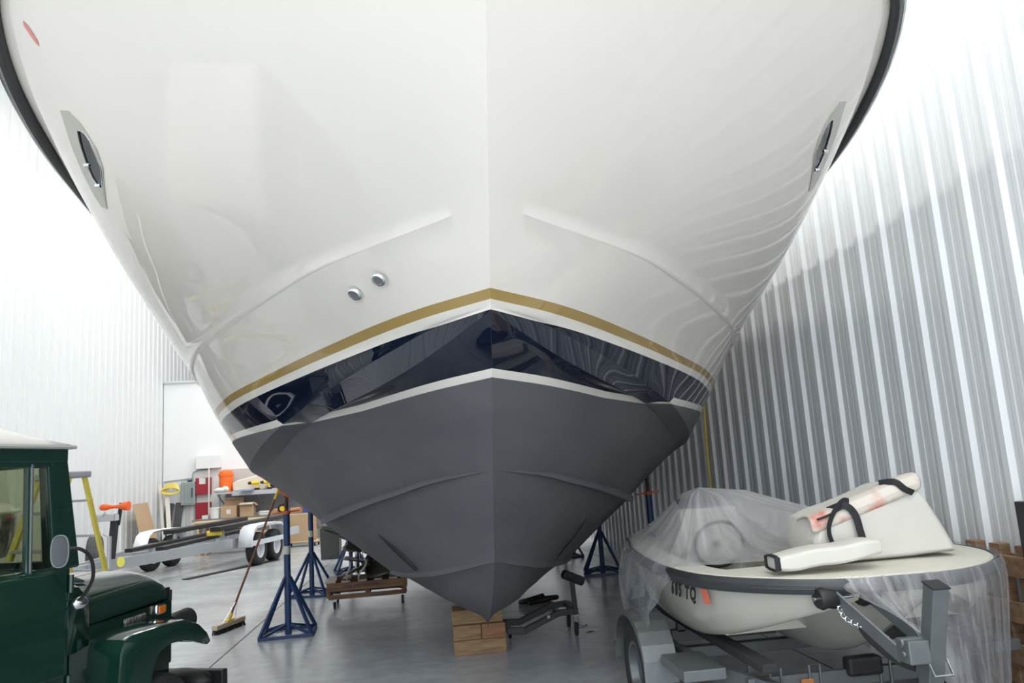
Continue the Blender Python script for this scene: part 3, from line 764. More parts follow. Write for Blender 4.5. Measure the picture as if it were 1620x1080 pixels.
# deck: bow deck, gunwales and cockpit
P = []
for d in ds:
    b_ = tb(d); zr = sheer(d) + .012; row = []
    w = max(b_ - .16, 0)
    depth = 0 if d < .62 else min(1, (d - .62) / .05) * .36
    inner = [(-1, 0), (-.5, 0), (0, 0), (.5, 0), (1, 0)]
    row = [(-b_, d, zr - .012), (-b_ + .02 * min(1, b_ / .1), d, zr)]
    row += [(-w - .001, d, zr + .004), (-w + .02 * min(1, w / .1), d, zr - depth)]
    row += [(x * w * .9, d, zr + .004 * (1 - depth) - depth) for x in (-.6, 0, .6)]
    row += [(w - .02 * min(1, w / .1), d, zr - depth), (w + .001, d, zr + .004), (b_ - .02 * min(1, b_ / .1), d, zr), (b_, d, zr - .012)]
    P.append(row)
b = MB().grid(P, smooth=False); b.build('deck', M_NONSK, boat)
rp = [(-tb(d) - .012, d, sheer(d) - .028) for d in ds[::-1]] + [(tb(d) + .012, d - (.012 if d < .01 else 0), sheer(d) - .028) for d in ds[1:]]
rub = MB().path(rp, .036, n=10, flat=(.55, 1.08)).build('rub_rail', M_RUB, boat)
MB().path([(x * 1.016, y - .012 if y < .3 else y, z + .006) for x, y, z in rp], .006, n=6).path([(x * 1.016, y - .012 if y < .3 else y, z - .010) for x, y, z in rp], .006, n=6).build('rail_rib', M_RUB, rub)
# registration characters and validation sticker on the bow side
def side_at(s, d, z):
    row = trow(s, d); best = min(row, key=lambda p: abs(p[2] - z)); return Vector(best)
M_INK = mat('black_decal', (.02, .016, .014), .5)
for ch, d in (('6', .985), ('8', .925), ('5', .865), ('T', .775), ('Q', .715)):
    y0 = d
    a = Vector((-tb(y0) * .985 - .004, y0, 0)); c_ = Vector((-tb(y0 - .06) * .985 - .004, y0 - .06, 0)); t = (c_ - a).normalized()
    up = Vector((.10, .0, 1)).normalized(); nn = t.cross(up).normalized(); up = nn.cross(t).normalized()
    R = Matrix((t, up, nn)).transposed()
    text_obj(ch, .100, M_INK, boat, (-tb(y0) - .006 + .016, y0, .818), R, 'registration_mark', ext=.001, bold=.005, sx=.78)
st = MB(); p = [Vector((-tb(d) * .990 - .003 + .013 * (.925 - z) / .07, d, z)) for d, z in ((.60, .900), (.545, .903), (.545, .812), (.60, .808))]
st.add(p, [(0, 1, 2, 3)]).build('validation_sticker', mat('sticker_orange', (.62, .16, .09), .5), boat, solid=.002)
# console with wheel and low screen, and a thwart, under the plastic
cn = MB(); cn.prism([(1.55, .62), (2.0, .62), (2.0, 1.10), (1.80, 1.27), (1.62, 1.27), (1.55, 1.0)], -.60, 'x', .42); cn.build('console', M_CREAM, boat, bevel=.03)
q = MB(); q.path([(-.39 + .17 * math.cos(a * PI / 12), 1.48 - .04 * math.sin(a * PI / 12), 1.02 + .15 * math.sin(a * PI / 12)) for a in range(24)], .012, n=6, closed=True); q.tube((-.39, 1.48, 1.02), (-.39, 1.58, 1.02), .02); q.build('steering_wheel', M_BLK, boat)
MB().prism([(1.62, 1.26), (1.64, 1.26), (1.70, 1.325), (1.68, 1.325)], -.59, 'x', .40).build('console_screen', mat('smoked_screen', (.05, .05, .06), .1), boat)
MB().box((0, 1.15, .80), (1.40, .26, .04)).build('thwart', M_NONSK, boat, bevel=.01)

# trailer
M_GALV = mat('galvanised_steel', (0.15, 0.162, 0.168), 0.42, 0.5, noise=0.2, scale=14)
trl = thing('boat_trailer', 'galvanised boat trailer carrying the small cream boat', 'trailer', (TX, TY, 0))
for s in (-1, 1):
    pts = ccurve([(s * .80, 2.6, .40), (s * .80, 1.55, .40), (s * .78, 1.05, .40), (s * .66, .62, .385), (s * .42, .12, .36), (s * .16, -.22, .34), (s * .05, -.42, .34)], 6)
    b = MB()
    for a, c_ in zip(pts[:-1], pts[1:]): b.bar(a, Vector(c_) + (Vector(c_) - Vector(a)) * .08, .05, .10)
    b.build('frame_rail', M_GALV, trl)
b = MB(); b.box((0, 1.42, .37), (1.9, .07, .07)); b.build('axle', M_GALV, trl, bevel=.005)
for y in (.52, 1.85): MB().box((0, y, .385), (1.34, .05, .08)).build('cross_member', M_GALV, trl, bevel=.004)
b = MB(); b.box((-.35, .487, .385), (.07, .012, .035)); o = b.build('side_reflector', mat('reflector_amber', (.45, .17, .05), .35), trl, bevel=.003)
for x in (-.52, -.3, .1, .34):
    u = MB(); u.path([(x - .03, .49, .30), (x - .03, .49, .47), (x + .03, .49, .47), (x + .03, .49, .30)], .008, n=8); u.build('u_bolt', M_GALV, trl)
MB().box((-.02, .50, .44), (.20, .08, .10)).build('keel_pad', M_BLK, trl, bevel=.02)
MB().box((0, -.95, .34), (.08, 1.3, .08)).build('tongue', M_GALV, trl, bevel=.005)
MB().box((.05, .02, .36), (.62, .30, .06)).build('tongue_plate', M_GALV, trl, bevel=.006)
for s in (-1, 1):
    wheel('trailer_wheel', (s * .985, 1.40, .30), .30, .15, trl, M_GALV, ax=(s, 0, 0))
    P = []
    for a in range(0, 13):
        t = PI * (a / 12) ; P.append([(s * .885, 1.40 - .37 * math.cos(t), .30 + .36 * math.sin(t) ** .8), (s * 1.085, 1.40 - .37 * math.cos(t), .30 + .36 * math.sin(t) ** .8), (s * 1.09, 1.40 - .37 * math.cos(t), .27 + .36 * math.sin(t) ** .8)])
    MB().grid(P, smooth=False).build('mudguard', M_GALV, trl, solid=.006)
    MB().box((s * .87, .80, .44), (.24, .42, .06)).build('step_plate', M_GALV, trl, bevel=.006)
for s in (-1, 1):
    b = MB(); b.box((s * .60, 1.3, .505), (.09, 1.9, .05)); o = b.build('bunk', mat('bunk_carpet', (.03, .03, .032), .95), trl, bevel=.01)
    MB().box((s * .60, .62, .46), (.05, .05, .09)).build('bunk_bracket', M_GALV, o); MB().box((s * .60, 1.85, .455), (.05, .05, .09)).build('bunk_bracket', M_GALV, o)
# winch post with arm, roller, winch and safety chain
post = MB(); post.bar((-.125, -.20, .34), (-.125, -.40, .985), .075, .075, up=(0, 1, 0)); po = post.build('winch_post', M_GALV, trl, bevel=.006)
MB().bar((-.125, -.40, .984), (-.125, -.402, .990), .082, .082, up=(0, 1, 0)).build('post_cap', M_BLK, po)
b = MB()
for x in (-.21, -.04): b.bar((x - .02, -.24, .66), (x - .16, .06, .90), .012, .075, up=(0, -.6, .6))
b.build('roller_arm', M_GALV, po, bevel=.002)
for x in (-.40, -.19):
    MB().lathe([(.0, -.05), (.045, -.05), (.055, -.03), (.048, 0), (.055, .03), (.045, .05), (0, .05)], c=(x, .06, .885), ax=(1, .1, 0), n=18).build('bow_roller', M_BLK, po)
MB().tube((-.47, .05, .885), (-.10, .07, .885), .010).build('roller_pin', M_STEEL, po)
b = MB(); b.box((-.21, -.30, .70), (.10, .10, .10)); b.tube((-.27, -.30, .735), (-.14, -.30, .735), .02); b.tube((-.27, -.31, .69), (-.14, -.31, .69), .014); b.build('winch', M_GALV, po, bevel=.006)
MB().path([(-.17, -.33, .66), (-.165, -.36, .60), (-.08, -.36, .60), (-.08, -.33, .66)], .006, n=6).build('u_bolt', M_STEEL, po)
ch = MB(); cp = ccurve([(-.36, .03, .86), (-.35, .0, .80), (-.31, -.05, .77), (-.26, -.10, .755), (-.22, -.16, .70)], 5)
for i, p in enumerate(cp): 
    a = 0 if i % 2 else PI / 2
    ch.path([p + Vector((.011 * math.cos(t * PI / 4), .006 * math.sin(t * PI / 4) * math.cos(a), .009 * math.sin(t * PI / 4) * math.sin(a) + .004 * math.sin(t * PI / 4))) for t in range(8)], .003, n=5, closed=True)
ch.build('safety_chain', M_STEEL, po)
MB().path(ccurve([(-.30, .0, .80), (-.26, -.05, .70), (-.19, -.12, .62), (-.15, -.20, .60)], 5), .022, n=6, flat=(.3, 1)).build('winch_strap', M_BLK, po)

# white soft bag with black straps, on the bow deck
M_CANV = mat('white_vinyl', (0.60, 0.58, 0.53), 0.55, noise=0.04, scale=6, bump=0.15, bscale=9)
M_STRAP = mat('black_webbing', (.012, .012, .015), .7)
bag = thing('cooler_bag', 'big white slumped bag with black straps and red stained flap on the small boat', 'bag', (2.30, 4.12, .985))
sec = []
outl = [(-.26, .0, .015), (-.27, .0, .13), (-.24, .0, .245), (-.13, .0, .285), (0, .0, .31), (.13, .0, .345), (.28, .0, .40), (.385, .0, .405), (.43, .0, .33), (.50, .0, .18), (.585, .0, .02), (.30, .0, .0), (.0, .0, .0)]
outl = [tuple(p) for p in outl]
P = []
for t, sc_, dz in ((0, .90, 0), (.08, .97, 0), (.3, 1, 0), (.7, 1, .02), (.92, .96, .02), (1, .86, .0)):
    yy = lerp(.0, .34, t)
    P.append([( .1 + (p[0] - .1) * sc_ + .015 * math.sin(7 * p[2] + 3 * t), yy + .02 * math.sin(9 * p[0]), max(.004, .18 + (p[2] - .18) * sc_ + dz * p[2])) for p in outl])
b = MB().grid(P, closed=True); b.add(P[0], [list(range(len(outl)))]); b.add(P[-1], [list(range(len(outl)))])
b.build('bag_body', M_CANV, bag, bevel=.035, seg=3)
# folded top flap with stain
M_FLAP, nt, bs = node_mat('stained_flap'); bs.inputs['Roughness'].default_value = .5
tc = nt.nodes.new('ShaderNodeTexCoord'); nz = nt.nodes.new('ShaderNodeTexNoise'); nz.inputs['Scale'].default_value = 4.5; nz.inputs['Detail'].default_value = 3
nt.links.new(tc.outputs['Object'], nz.inputs['Vector']); cr = nt.nodes.new('ShaderNodeValToRGB'); cr.color_ramp.elements[0].position = .47; cr.color_ramp.elements[0].color = (.62, .57, .50, 1); cr.color_ramp.elements[1].position = .60; cr.color_ramp.elements[1].color = (.55, .17, .13, 1)
nt.links.new(nz.outputs['Fac'], cr.inputs['Fac']); nt.links.new(cr.outputs['Color'], bs.inputs['Base Color'])
top = [(-.27, .235), (-.17, .262), (-.05, .30), (.08, .335), (.20, .375), (.33, .42), (.41, .435)]
P = []
for x, z in top: P.append([(x, -.012, z - .075), (x, -.022, z - .03), (x + .005, .0, z + .012), (x + .01, .05, z + .024), (x + .01, .14, z + .010), (x, .18, z - .02)])
b = MB().grid(P); b.build('bag_flap', M_FLAP, bag, solid=.018, sub=1)
MB().path(ccurve([(-.23, -.03, .245), (-.15, -.03, .268), (-.05, -.03, .31)], 5), .006, n=6).build('zip_line', M_STRAP, bag)
s1 = ccurve([(-.02, .0, .33), (-.07, -.03, .335), (-.13, -.045, .29), (-.18, -.05, .20), (-.17, -.05, .12), (-.13, -.05, .07)], 6)
MB().path(s1, .016, n=6, flat=(.18, 1)).build('strap', M_STRAP, bag)
s2 = ccurve([(-.13, .03, .285), (-.07, -.035, .31), (-.02, -.045, .26), (.0, -.045, .16), (.015, -.045, .08)], 6)
MB().path(s2, .022, n=6, flat=(.2, 1)).build('strap', M_STRAP, bag)
s3 = ccurve([(.20, .05, .41), (.25, -.02, .415), (.29, -.04, .375), (.34, -.035, .35)], 6)
MB().path(s3, .020, n=6, flat=(.2, 1)).build('strap', M_STRAP, bag)
# long white cushion in front of the bag
cu = thing('boat_cushion', 'long white boat cushion with black end band lying in front of the cooler bag', 'cushion', (2.02, 3.965, .985), math.radians(-4))
P = []
for t in range(11):
    x = lerp(-.28, .28, t / 10); sc_ = min(1, .72 + 1.8 * min(t, 10 - t) / 10); lift = .05 * (t / 10)
    zc = .055 + lift; hz = .05 * sc_; hy = .10 * sc_
    P.append([(x, hy * c_, max(.003 + lift * .6, zc + hz * s_ + .004 * math.sin(5 * t))) for c_, s_ in ((-1, -.8), (-1, .0), (-.95, .8), (-.5, 1), (.4, 1), (1, .8), (1, -.8), (.4, -1), (-.5, -1))])
b = MB().grid(P, closed=True); b.add(P[0], [list(range(9))]); b.add(P[-1], [list(range(9))]); b.build('cushion_body', M_CANV, cu, bevel=.012, seg=2)
P0 = [(-.285 + .012, y * 1.04, z + .002) for x, y, z in P[0]]
MB().path([(-.275, p[1] * 1.05, p[2]) for p in P[0]], .014, n=6, closed=True, flat=(1.2, .5)).build('end_band', M_STRAP, cu)

# clear plastic sheeting
def plastic(name, alpha, wr=14.0, glossy=.25):
    m = bpy.data.materials.new(name); m.use_nodes = True; nt = m.node_tree
    for n in list(nt.nodes):
        if n.type != 'OUTPUT_MATERIAL': nt.nodes.remove(n)
    out = [n for n in nt.nodes if n.type == 'OUTPUT_MATERIAL'][0]
    tr = nt.nodes.new('ShaderNodeBsdfTransparent'); df = nt.nodes.new('ShaderNodeBsdfDiffuse'); df.inputs[0].default_value = (.80, .81, .84, 1)
    tl = nt.nodes.new('ShaderNodeBsdfTranslucent'); tl.inputs[0].default_value = (.80, .81, .84, 1)
    gl = nt.nodes.new('ShaderNodeBsdfGlossy'); gl.inputs['Roughness'].default_value = .22
    m1 = nt.nodes.new('ShaderNodeMixShader'); m1.inputs[0].default_value = .5; nt.links.new(df.outputs[0], m1.inputs[1]); nt.links.new(tl.outputs[0], m1.inputs[2])
    m2 = nt.nodes.new('ShaderNodeMixShader'); m2.inputs[0].default_value = glossy; nt.links.new(m1.outputs[0], m2.inputs[1]); nt.links.new(gl.outputs[0], m2.inputs[2])
    tc = nt.nodes.new('ShaderNodeTexCoord'); uv = nt.nodes.new('ShaderNodeUVMap')
    mp = nt.nodes.new('ShaderNodeMapping'); mp.inputs['Scale'].default_value = (wr, 1.2, 1)
    nz = nt.nodes.new('ShaderNodeTexNoise'); nz.inputs['Scale'].default_value = 1.6; nz.inputs['Detail'].default_value = 5
    nt.links.new(tc.outputs['UV'], mp.inputs['Vector']); nt.links.new(mp.outputs['Vector'], nz.inputs['Vector'])
    mr = nt.nodes.new('ShaderNodeMapRange'); mr.inputs['From Min'].default_value = .33; mr.inputs['From Max'].default_value = .72; mr.inputs['To Min'].default_value = alpha - .13; mr.inputs['To Max'].default_value = min(1, alpha + .25)
    nt.links.new(nz.outputs['Fac'], mr.inputs['Value'])
    m3 = nt.nodes.new('ShaderNodeMixShader'); nt.links.new(mr.outputs['Result'], m3.inputs[0]); nt.links.new(tr.outputs[0], m3.inputs[1]); nt.links.new(m2.outputs[0], m3.inputs[2])
    bp = nt.nodes.new('ShaderNodeBump'); bp.inputs['Strength'].default_value = .5; bp.inputs['Distance'].default_value = .02; nt.links.new(nz.outputs['Fac'], bp.inputs['Height'])
    for n in (df, gl): nt.links.new(bp.outputs['Normal'], n.inputs['Normal'])
    nt.links.new(m3.outputs[0], out.inputs[0]); return m
def sheet(name, P, m, label, cat, rand=.004, seed=1):
    random.seed(seed); R = len(P); K = len(P[0])
    me = bpy.data.meshes.new(name); vs = [tuple(Vector(p)) for r in P for p in r]
    fs = [(i * K + j, i * K + j + 1, (i + 1) * K + j + 1, (i + 1) * K + j) for i in range(R - 1) for j in range(K - 1)]
    me.from_pydata(vs, [], fs); uvl = me.uv_layers.new(name='UVMap')
    for p in me.polygons:
        p.use_smooth = True
        for li in p.loop_indices:
            vi = me.loops[li].vertex_index; uvl.data[li].uv = ((vi % K) / (K - 1), (vi // K) / (R - 1))
    me.materials.append(m); o = bpy.data.objects.new(name, me); COL.objects.link(o)
    tag(o, label, cat); return o
# tent over console and cockpit, hanging over the left side
bd = [(1.80, 4.48, .985), (1.62, 4.50, .985), (1.46, 4.56, .985), (1.385, 4.75, .985), (1.372, 5.0, .99), (1.378, 5.25, .995), (1.41, 5.55, 1.0), (1.47, 5.85, 1.0), (1.56, 6.15, 1.01), (1.62, 6.38, 1.01), (2.0, 6.46, 1.03), (2.5, 6.46, 1.03), (2.98, 6.36, 1.01), (3.06, 6.0, 1.0), (3.18, 5.4, 1.0), (3.22, 4.9, 1.0), (3.17, 4.62, 1.03), (2.9, 4.56, 1.10), (2.62, 4.56, 1.12), (2.4, 4.54, 1.05), (2.2, 4.5, .99), (2.0, 4.48, .985), (1.80, 4.48, .985)]
bdc = ccurve(bd, 8); K = len(bdc); peak = Vector((1.88, 5.38, 1.385))
P = []
for r in range(19):
    t = r / 18; row = []
    for j, q in enumerate(bdc):
        s0 = peak + Vector(((q.x - peak.x) * .17, (q.y - peak.y) * .15, 0))
        p = s0.lerp(q, t) if r else peak + Vector((0, 0, .012)); a = j / K * 2 * PI
        sag = -.035 * math.sin(PI * t) - (.12 * math.sin(PI * min(1, t * 1.05)) if (q.y < 4.7 and q.x < 2.5) else 0)
        wr = .012 * math.sin(a * 11 + 2 * math.sin(a * 3)) * math.sin(PI * min(t * 1.1, 1)) + .003 * math.sin(a * 29 + t * 4) * math.sin(PI * t)
        row.append(p + Vector((0, 0, sag + wr)))
    P.append(row)
sheet('plastic_sheeting', P, plastic('clear_plastic', .50, 13), 'crumpled clear plastic sheeting tented over the small boat behind the white bag', 'plastic sheet')
# skirt over the left side
P = []
lf = [q for q in ccurve([(1.44, 4.58, .99), (1.375, 4.78, .99), (1.362, 5.0, .995), (1.368, 5.25, 1.0), (1.40, 5.55, 1.005), (1.46, 5.85, 1.005), (1.53, 6.1, 1.01)], 8)]
for r in range(12):
    t = r / 11; row = []
    for j, q in enumerate(lf):
        u = j / (len(lf) - 1); drop = lerp(.05, .46, min(1, u * 3.2)); out = .02 + .05 * t + .05 * math.sin(PI * t) * u
        row.append((q.x - (.012 if r else 0) - out * (1 if r else 0) + .012 * math.sin(j * 1.1 + t) * t, q.y - .04 * t, q.z - drop * t))
    P.append(row)
sheet('plastic_skirt', P, plastic('clear_plastic_skirt', .32, 6), 'clear plastic hanging down the left side of the small boat over the mudguard', 'plastic sheet')
# curtain over the right half of the bow, gathered at the winch post and falling to the floor
topc = ccurve([(1.97, 3.74, .985), (2.12, 3.67, .985), (2.30, 3.655, .985), (2.50, 3.665, .985), (2.72, 3.745, .985), (2.92, 3.88, .985), (3.10, 4.09, .985), (3.21, 4.36, .985), (3.25, 4.7, .985)], 9)
P = []; n = len(topc)
for r in range(22):
    t = r / 21; row = []
    for j, q in enumerate(topc):
        u = j / (n - 1)
        if u < .33: bt = Vector((2.13 + .06 * u, 3.40 - .02 * u, .80 - .5 * u)); 
        else:
            k = (u - .33) / .67; bt = Vector((lerp(2.28, 3.22, k ** .8), lerp(3.46, 4.6, k ** 1.5), lerp(.50, .02, min(1, k * 2.2))))
        lip = min(1, t * 14)
        s0 = Vector((q.x, q.y - .03 * lip, q.z - .06 * lip))
        p = s0.lerp(bt, max(0, (t - .06) / .94))
        pl = .010 * math.sin(u * 60 + 1.3 * math.sin(u * 17)) * min(1, t * 6) * (1 - .3 * t)
        row.append(p + Vector((pl * .3, -abs(pl) * 1.2, 0)))
    P.append(row)
sheet('plastic_curtain', P, plastic('clear_plastic_curtain', .27, 24, .15), 'clear plastic draped from the small boat bow past the winch post to the floor', 'plastic sheet')
# ------------------------------------------------------------------ jack stands under the yacht
M_BLUE = mat('blue_stand_paint', (0.018, 0.048, 0.135), 0.42, noise=0.25, scale=12)
M_RUST = mat('rusty_screw', (0.10, 0.055, 0.035), 0.6, 0.3, noise=0.3, scale=25)
M_ORNG = mat('orange_paint', (0.50, 0.13, 0.05), 0.55, noise=0.2, scale=10)
def stand(label, loc, rz, zpad, ztube, tilt=(0, 0, 0), pad=True):
    t = thing('jack_stand', label, 'jack stand', loc, rz, 'blue jack stands propping the yacht')
    w = .27; cs = [(-w, -w * 1.0), (w, -w * 1.0), (w, w), (-w, w)]
    for k in range(4):
        a = cs[k]; c = cs[(k + 1) % 4]
        MB().bar((a[0], a[1], .016), (c[0], c[1], .016), .03, .03).build('base_bar', M_BLUE, t)
        MB().bar((a[0], a[1], .02), (a[0] * .08, a[1] * .08, .60), .03, .03).build('leg', M_BLUE, t)
        MB().bar((a[0], a[1], .016), (a[0] * .1, a[1] * .1, .10), .024, .024).build('brace', M_BLUE, t)
    MB().tube((0, 0, .0), (0, 0, ztube), .036, n=20).build('pole', M_BLUE, t)
    sl = MB().tube((0, 0, ztube * .66), (0, 0, ztube * .66 + .09), .0375, n=20).build('pole_sticker', mat('sticker_white', (.55, .56, .5), .5), t)
    sc_ = MB(); sc_.tube((0, 0, ztube - .02), (0, 0, zpad - .04), .02, n=14)
    for k in range(int((zpad - .06 - ztube) / .02)): sc_.lathe([(.02, 0), (.0235, .005), (.02, .01)], c=(0, 0, ztube + .01 + k * .02), n=12)
    sc_.build('screw', M_RUST, t)
    n = MB(); n.lathe([(.021, 0), (.045, 0), (.045, .035), (.021, .035)], c=(0, 0, ztube), n=12); n.bar((-.14, -.01, ztube + .012), (.14, .01, ztube + .03), .025, .02); n.build('nut_handle', M_ORNG, t)
    if pad:
        p = MB(); p.box((0, 0, 0), (.26, .26, .035)); p.box((0, 0, -.03), (.12, .12, .03))
        o = p.build('pad', M_ORNG, t, bevel=.004, loc=(0, 0, zpad - .025), rot=tilt)
    return t
def hz(x, y):                                                # height of the hull bottom above a point
    side = -1 if x < HC + YAW * (y - 4.3) else 1
    h = hull_hit((x, y, 0), (0, 0, 1), side); return h[1][2], h[2]
def seat(x, y, rz, label, ztube):
    z, nn = hz(x, y)
    v = Vector(nn); v = Matrix.Rotation(-rz, 3, 'Z') @ v      # in the stand's own frame
    tx = math.atan2(v.y, -v.z); ty = math.atan2(-v.x, -v.z)
    tilt = (Vector((0, 0, -1)).rotation_difference(v)).to_euler()
    return stand(label, (x, y, 0), rz, z - .03, min(ztube, z - .2), tilt=tilt)
seat(-1.61, 9.05, math.radians(4), 'nearest blue jack stand on the left with the broom leaning on it', 1.28)
seat(-1.78, 11.95, math.radians(-8), 'second blue jack stand on the left, behind the plank cart', 1.25)
seat(-1.46, 14.4, math.radians(12), 'farthest blue jack stand on the left, half hidden behind the propeller blades', 1.2)
seat(2.50, 8.9, math.radians(6), 'blue jack stand on the right whose foot the small boat hides', 1.22)
seat(2.50, 11.75, math.radians(-10), 'blue jack stand standing free between the yacht and the small boat', 1.2)
seat(2.35, 14.2, math.radians(5), 'farthest blue jack stand on the right, partly behind the next one', 1.2)

# ------------------------------------------------------------------ timber blocking under the keel
def timber_mat(name, c1, c2, sc_=3):
    m, nt, b = node_mat(name); tc = nt.nodes.new('ShaderNodeTexCoord')
    mp = nt.nodes.new('ShaderNodeMapping'); mp.inputs['Scale'].default_value = (1.5 * sc_, 9 * sc_, 14 * sc_)
    n = nt.nodes.new('ShaderNodeTexNoise'); n.inputs['Scale'].default_value = 1; n.inputs['Detail'].default_value = 6
    nt.links.new(tc.outputs['Object'], mp.inputs['Vector']); nt.links.new(mp.outputs['Vector'], n.inputs['Vector'])
    cr = nt.nodes.new('ShaderNodeValToRGB'); cr.color_ramp.elements[0].position = .3; cr.color_ramp.elements[1].position = .72
    cr.color_ramp.elements[0].color = tuple(c1) + (1,); cr.color_ramp.elements[1].color = tuple(c2) + (1,)
    nt.links.new(n.outputs['Fac'], cr.inputs['Fac']); nt.links.new(cr.outputs['Color'], b.inputs['Base Color']); b.inputs['Roughness'].default_value = .7
    bp = nt.nodes.new('ShaderNodeBump'); bp.inputs['Strength'].default_value = .3; nt.links.new(n.outputs['Fac'], bp.inputs['Height']); nt.links.new(bp.outputs['Normal'], b.inputs['Normal'])
    return m
M_TIMB = timber_mat('block_timber', (.20, .115, .05), (.42, .27, .14))
M_TIMB2 = timber_mat('block_timber_red', (.24, .10, .05), (.38, .20, .10))
def timber(x, y, z, sx, sy, sz, label, m, grp='timber blocks under the keel'):
    o = MB().box((0, 0, 0), (sx, sy, sz)).build('timber_block', m, bevel=.006, loc=(x, y, z)); return tag(o, label, 'wood block', grp)
timber(.380, 7.42, .0635, .47, .30, .127, 'bottom timber block of the stack under the keel', M_TIMB)
timber(.270, 7.42, .1915, .245, .30, .127, 'left timber block in the middle layer under the keel', M_TIMB)
timber(.505, 7.42, .1915, .215, .30, .127, 'right reddish timber block in the middle layer under the keel', M_TIMB2)
timber(.368, 7.45, .319, .455, .28, .126, 'top timber block touching the keel of the yacht', M_TIMB)

# ------------------------------------------------------------------ black roller dolly behind the blocks
M_FRM = mat('black_powdercoat', (.010, .011, .012), .38)
dl = thing('roller_dolly', 'black steel dolly frame with padded roller and caster beside the timber blocks', 'dolly', (1.28, 7.66, 0))
for y, z in ((-.02, 0), (.42, .0)):
    MB().bar((-.62, y, .105), (-.44, y, .095), .05, .06).bar((-.45, y, .095), (-.12, y, .225), .05, .055).bar((-.13, y, .225), (.05, y, .235), .05, .055).build('side_bar', M_FRM, dl, bevel=.004)
MB().bar((.04, -.05, .235), (.04, .45, .235), .06, .055).build('cross_bar', M_FRM, dl, bevel=.004)
MB().bar((-.60, -.02, .105), (-.60, .42, .105), .05, .05).build('cross_bar', M_FRM, dl, bevel=.004)
MB().bar((.05, .0, .22), (.035, .0, .52), .045, .045).build('upright', M_FRM, dl, bevel=.004)
MB().tube((-.05, -.03, .585), (.15, .03, .49), .045, n=22).build('padded_roller', M_RUB, dl, bevel=.01)
MB().lathe([(0, -.006), (.014, -.006), (.014, .006), (0, .006)], c=(-.22, -.048, .205), ax=(0, 1, 0)).build('bolt', M_STEEL, dl)
def caster(parent, c, r=.055, m=None, rz=0.0):
    """plate at the top, fork and wheel; c is the top centre"""
    x, y, z = c
    f = MB(); f.box((x, y, z - .006), (.08, .08, .012))
    for s in (-1, 1): f.bar((x + s * .022, y, z - .01), (x + s * .022, y + .02, r), .006, .045, up=(0, 1, 0))
    o = f.build('caster_fork', M_STEEL, parent)
    wv = MB().lathe([(0, -.014), (r * .9, -.014), (r, -.008), (r, .008), (r * .9, .014), (0, .014)], c=(x, y + .02, r), ax=(1, 0, 0), n=24); wv.build('caster_wheel', m or M_TIRE, o)
    return o
caster(dl, (.05, .0, .20), .062); caster(dl, (.05, .42, .20), .062); caster(dl, (-.58, .14, .10), .04)
o = MB().path(ccurve([(1.10, 9.55, .02), (1.25, 9.62, .03), (1.38, 9.56, .06), (1.46, 9.66, .05), (1.38, 9.76, .03), (1.2, 9.75, .03), (1.02, 9.70, .02), (1.1, 9.6, .05), (1.30, 9.66, .08)], 5), .03, n=8).build('coiled_hose', M_BLK)
tag(o, 'small black coil of hose lying on the floor beyond the dolly', 'hose')

# ------------------------------------------------------------------ push broom leaning on the stand
M_HAND = mat('brown_handle', (.20, .075, .04), .5, noise=.2, scale=20)
M_YEL = mat('yellow_plastic', (.72, .52, .04), .45)
br = thing('push_broom', 'push broom with brown handle leaning on the nearest left jack stand', 'broom', (-2.375, 9.62, 0), math.atan2(.55, .17))
MB().box((0, 0, .075), (.60, .07, .05)).build('broom_block', mat('broom_wood', (.46, .38, .28), .7, noise=.15), br, bevel=.006)
q = MB()
random.seed(4)
for i in range(60):
    for j in range(4):
        x = -.285 + i * .00966; y = -.026 + j * .017; q.bar((x, y, .055), (x + random.uniform(-.006, .006), y + random.uniform(-.012, .012) + (j - 1.5) * .006, .0), .006, .006)
q.build('bristles', M_BLK, br)
def broom_local(p):
    v = Vector(p) - Vector((-2.375, 9.62, 0)); return Matrix.Rotation(-math.atan2(.55, .17), 3, 'Z') @ v
ht = broom_local((-1.735, 9.30, 1.565)); hb = Vector((.0, .0, .11)); hd = (ht - hb).normalized()
MB().tube(hb, ht, .0125, n=12).build('broom_handle', M_HAND, br)
MB().tube(ht - hd * .13, ht + hd * .01, .016, n=12).build('handle_sleeve', M_YEL, br)
MB().box((0, 0, .108), (.14, .05, .022)).tube(hb - hd * .02, hb + hd * .09, .02, n=10).build('socket', M_YEL, br, bevel=.005)
MB().path([Vector((-.13, 0, .10)), hb + hd * .24], .004, n=6).path([Vector((.13, 0, .10)), hb + hd * .24 + Vector((.02, 0, 0)), hb + hd * .24], .004, n=6).build('brace_wire', M_STEEL, br)

# ------------------------------------------------------------------ plank cart with propellers
M_PAL = timber_mat('pallet_wood', (.13, .065, .035), (.30, .17, .09), 2)
M_PALT = timber_mat('pallet_wood_grey', (.30, .25, .20), (.50, .43, .36), 2)
ct = thing('plank_cart', 'low wooden plank cart on casters loaded with propeller blades', 'cart', (-.87, 10.72, 0), math.radians(2))
def plank(c, s, m=M_PAL): return MB().box(c, s).build('plank', m, ct, bevel=.004)
plank((0, -.30, .275), (1.02, .025, .10)); plank((0, -.30, .155), (.98, .03, .055)); plank((0, .30, .275), (1.02, .025, .10)); plank((0, .30, .155), (.98, .03, .055))
for x in (-.49, 0, .47): plank((x, 0, .21), (.06, .56, .13))
for x, w in ((-.46, .13), (-.27, .11), (-.06, .11), (.14, .1), (.33, .11), (.47, .08)): plank((x, 0, .337), (w, .62, .022), M_PALT)
for x in (-.42, .44):
    for y in (-.24, .24): caster(ct, (x, y, .13), .045)
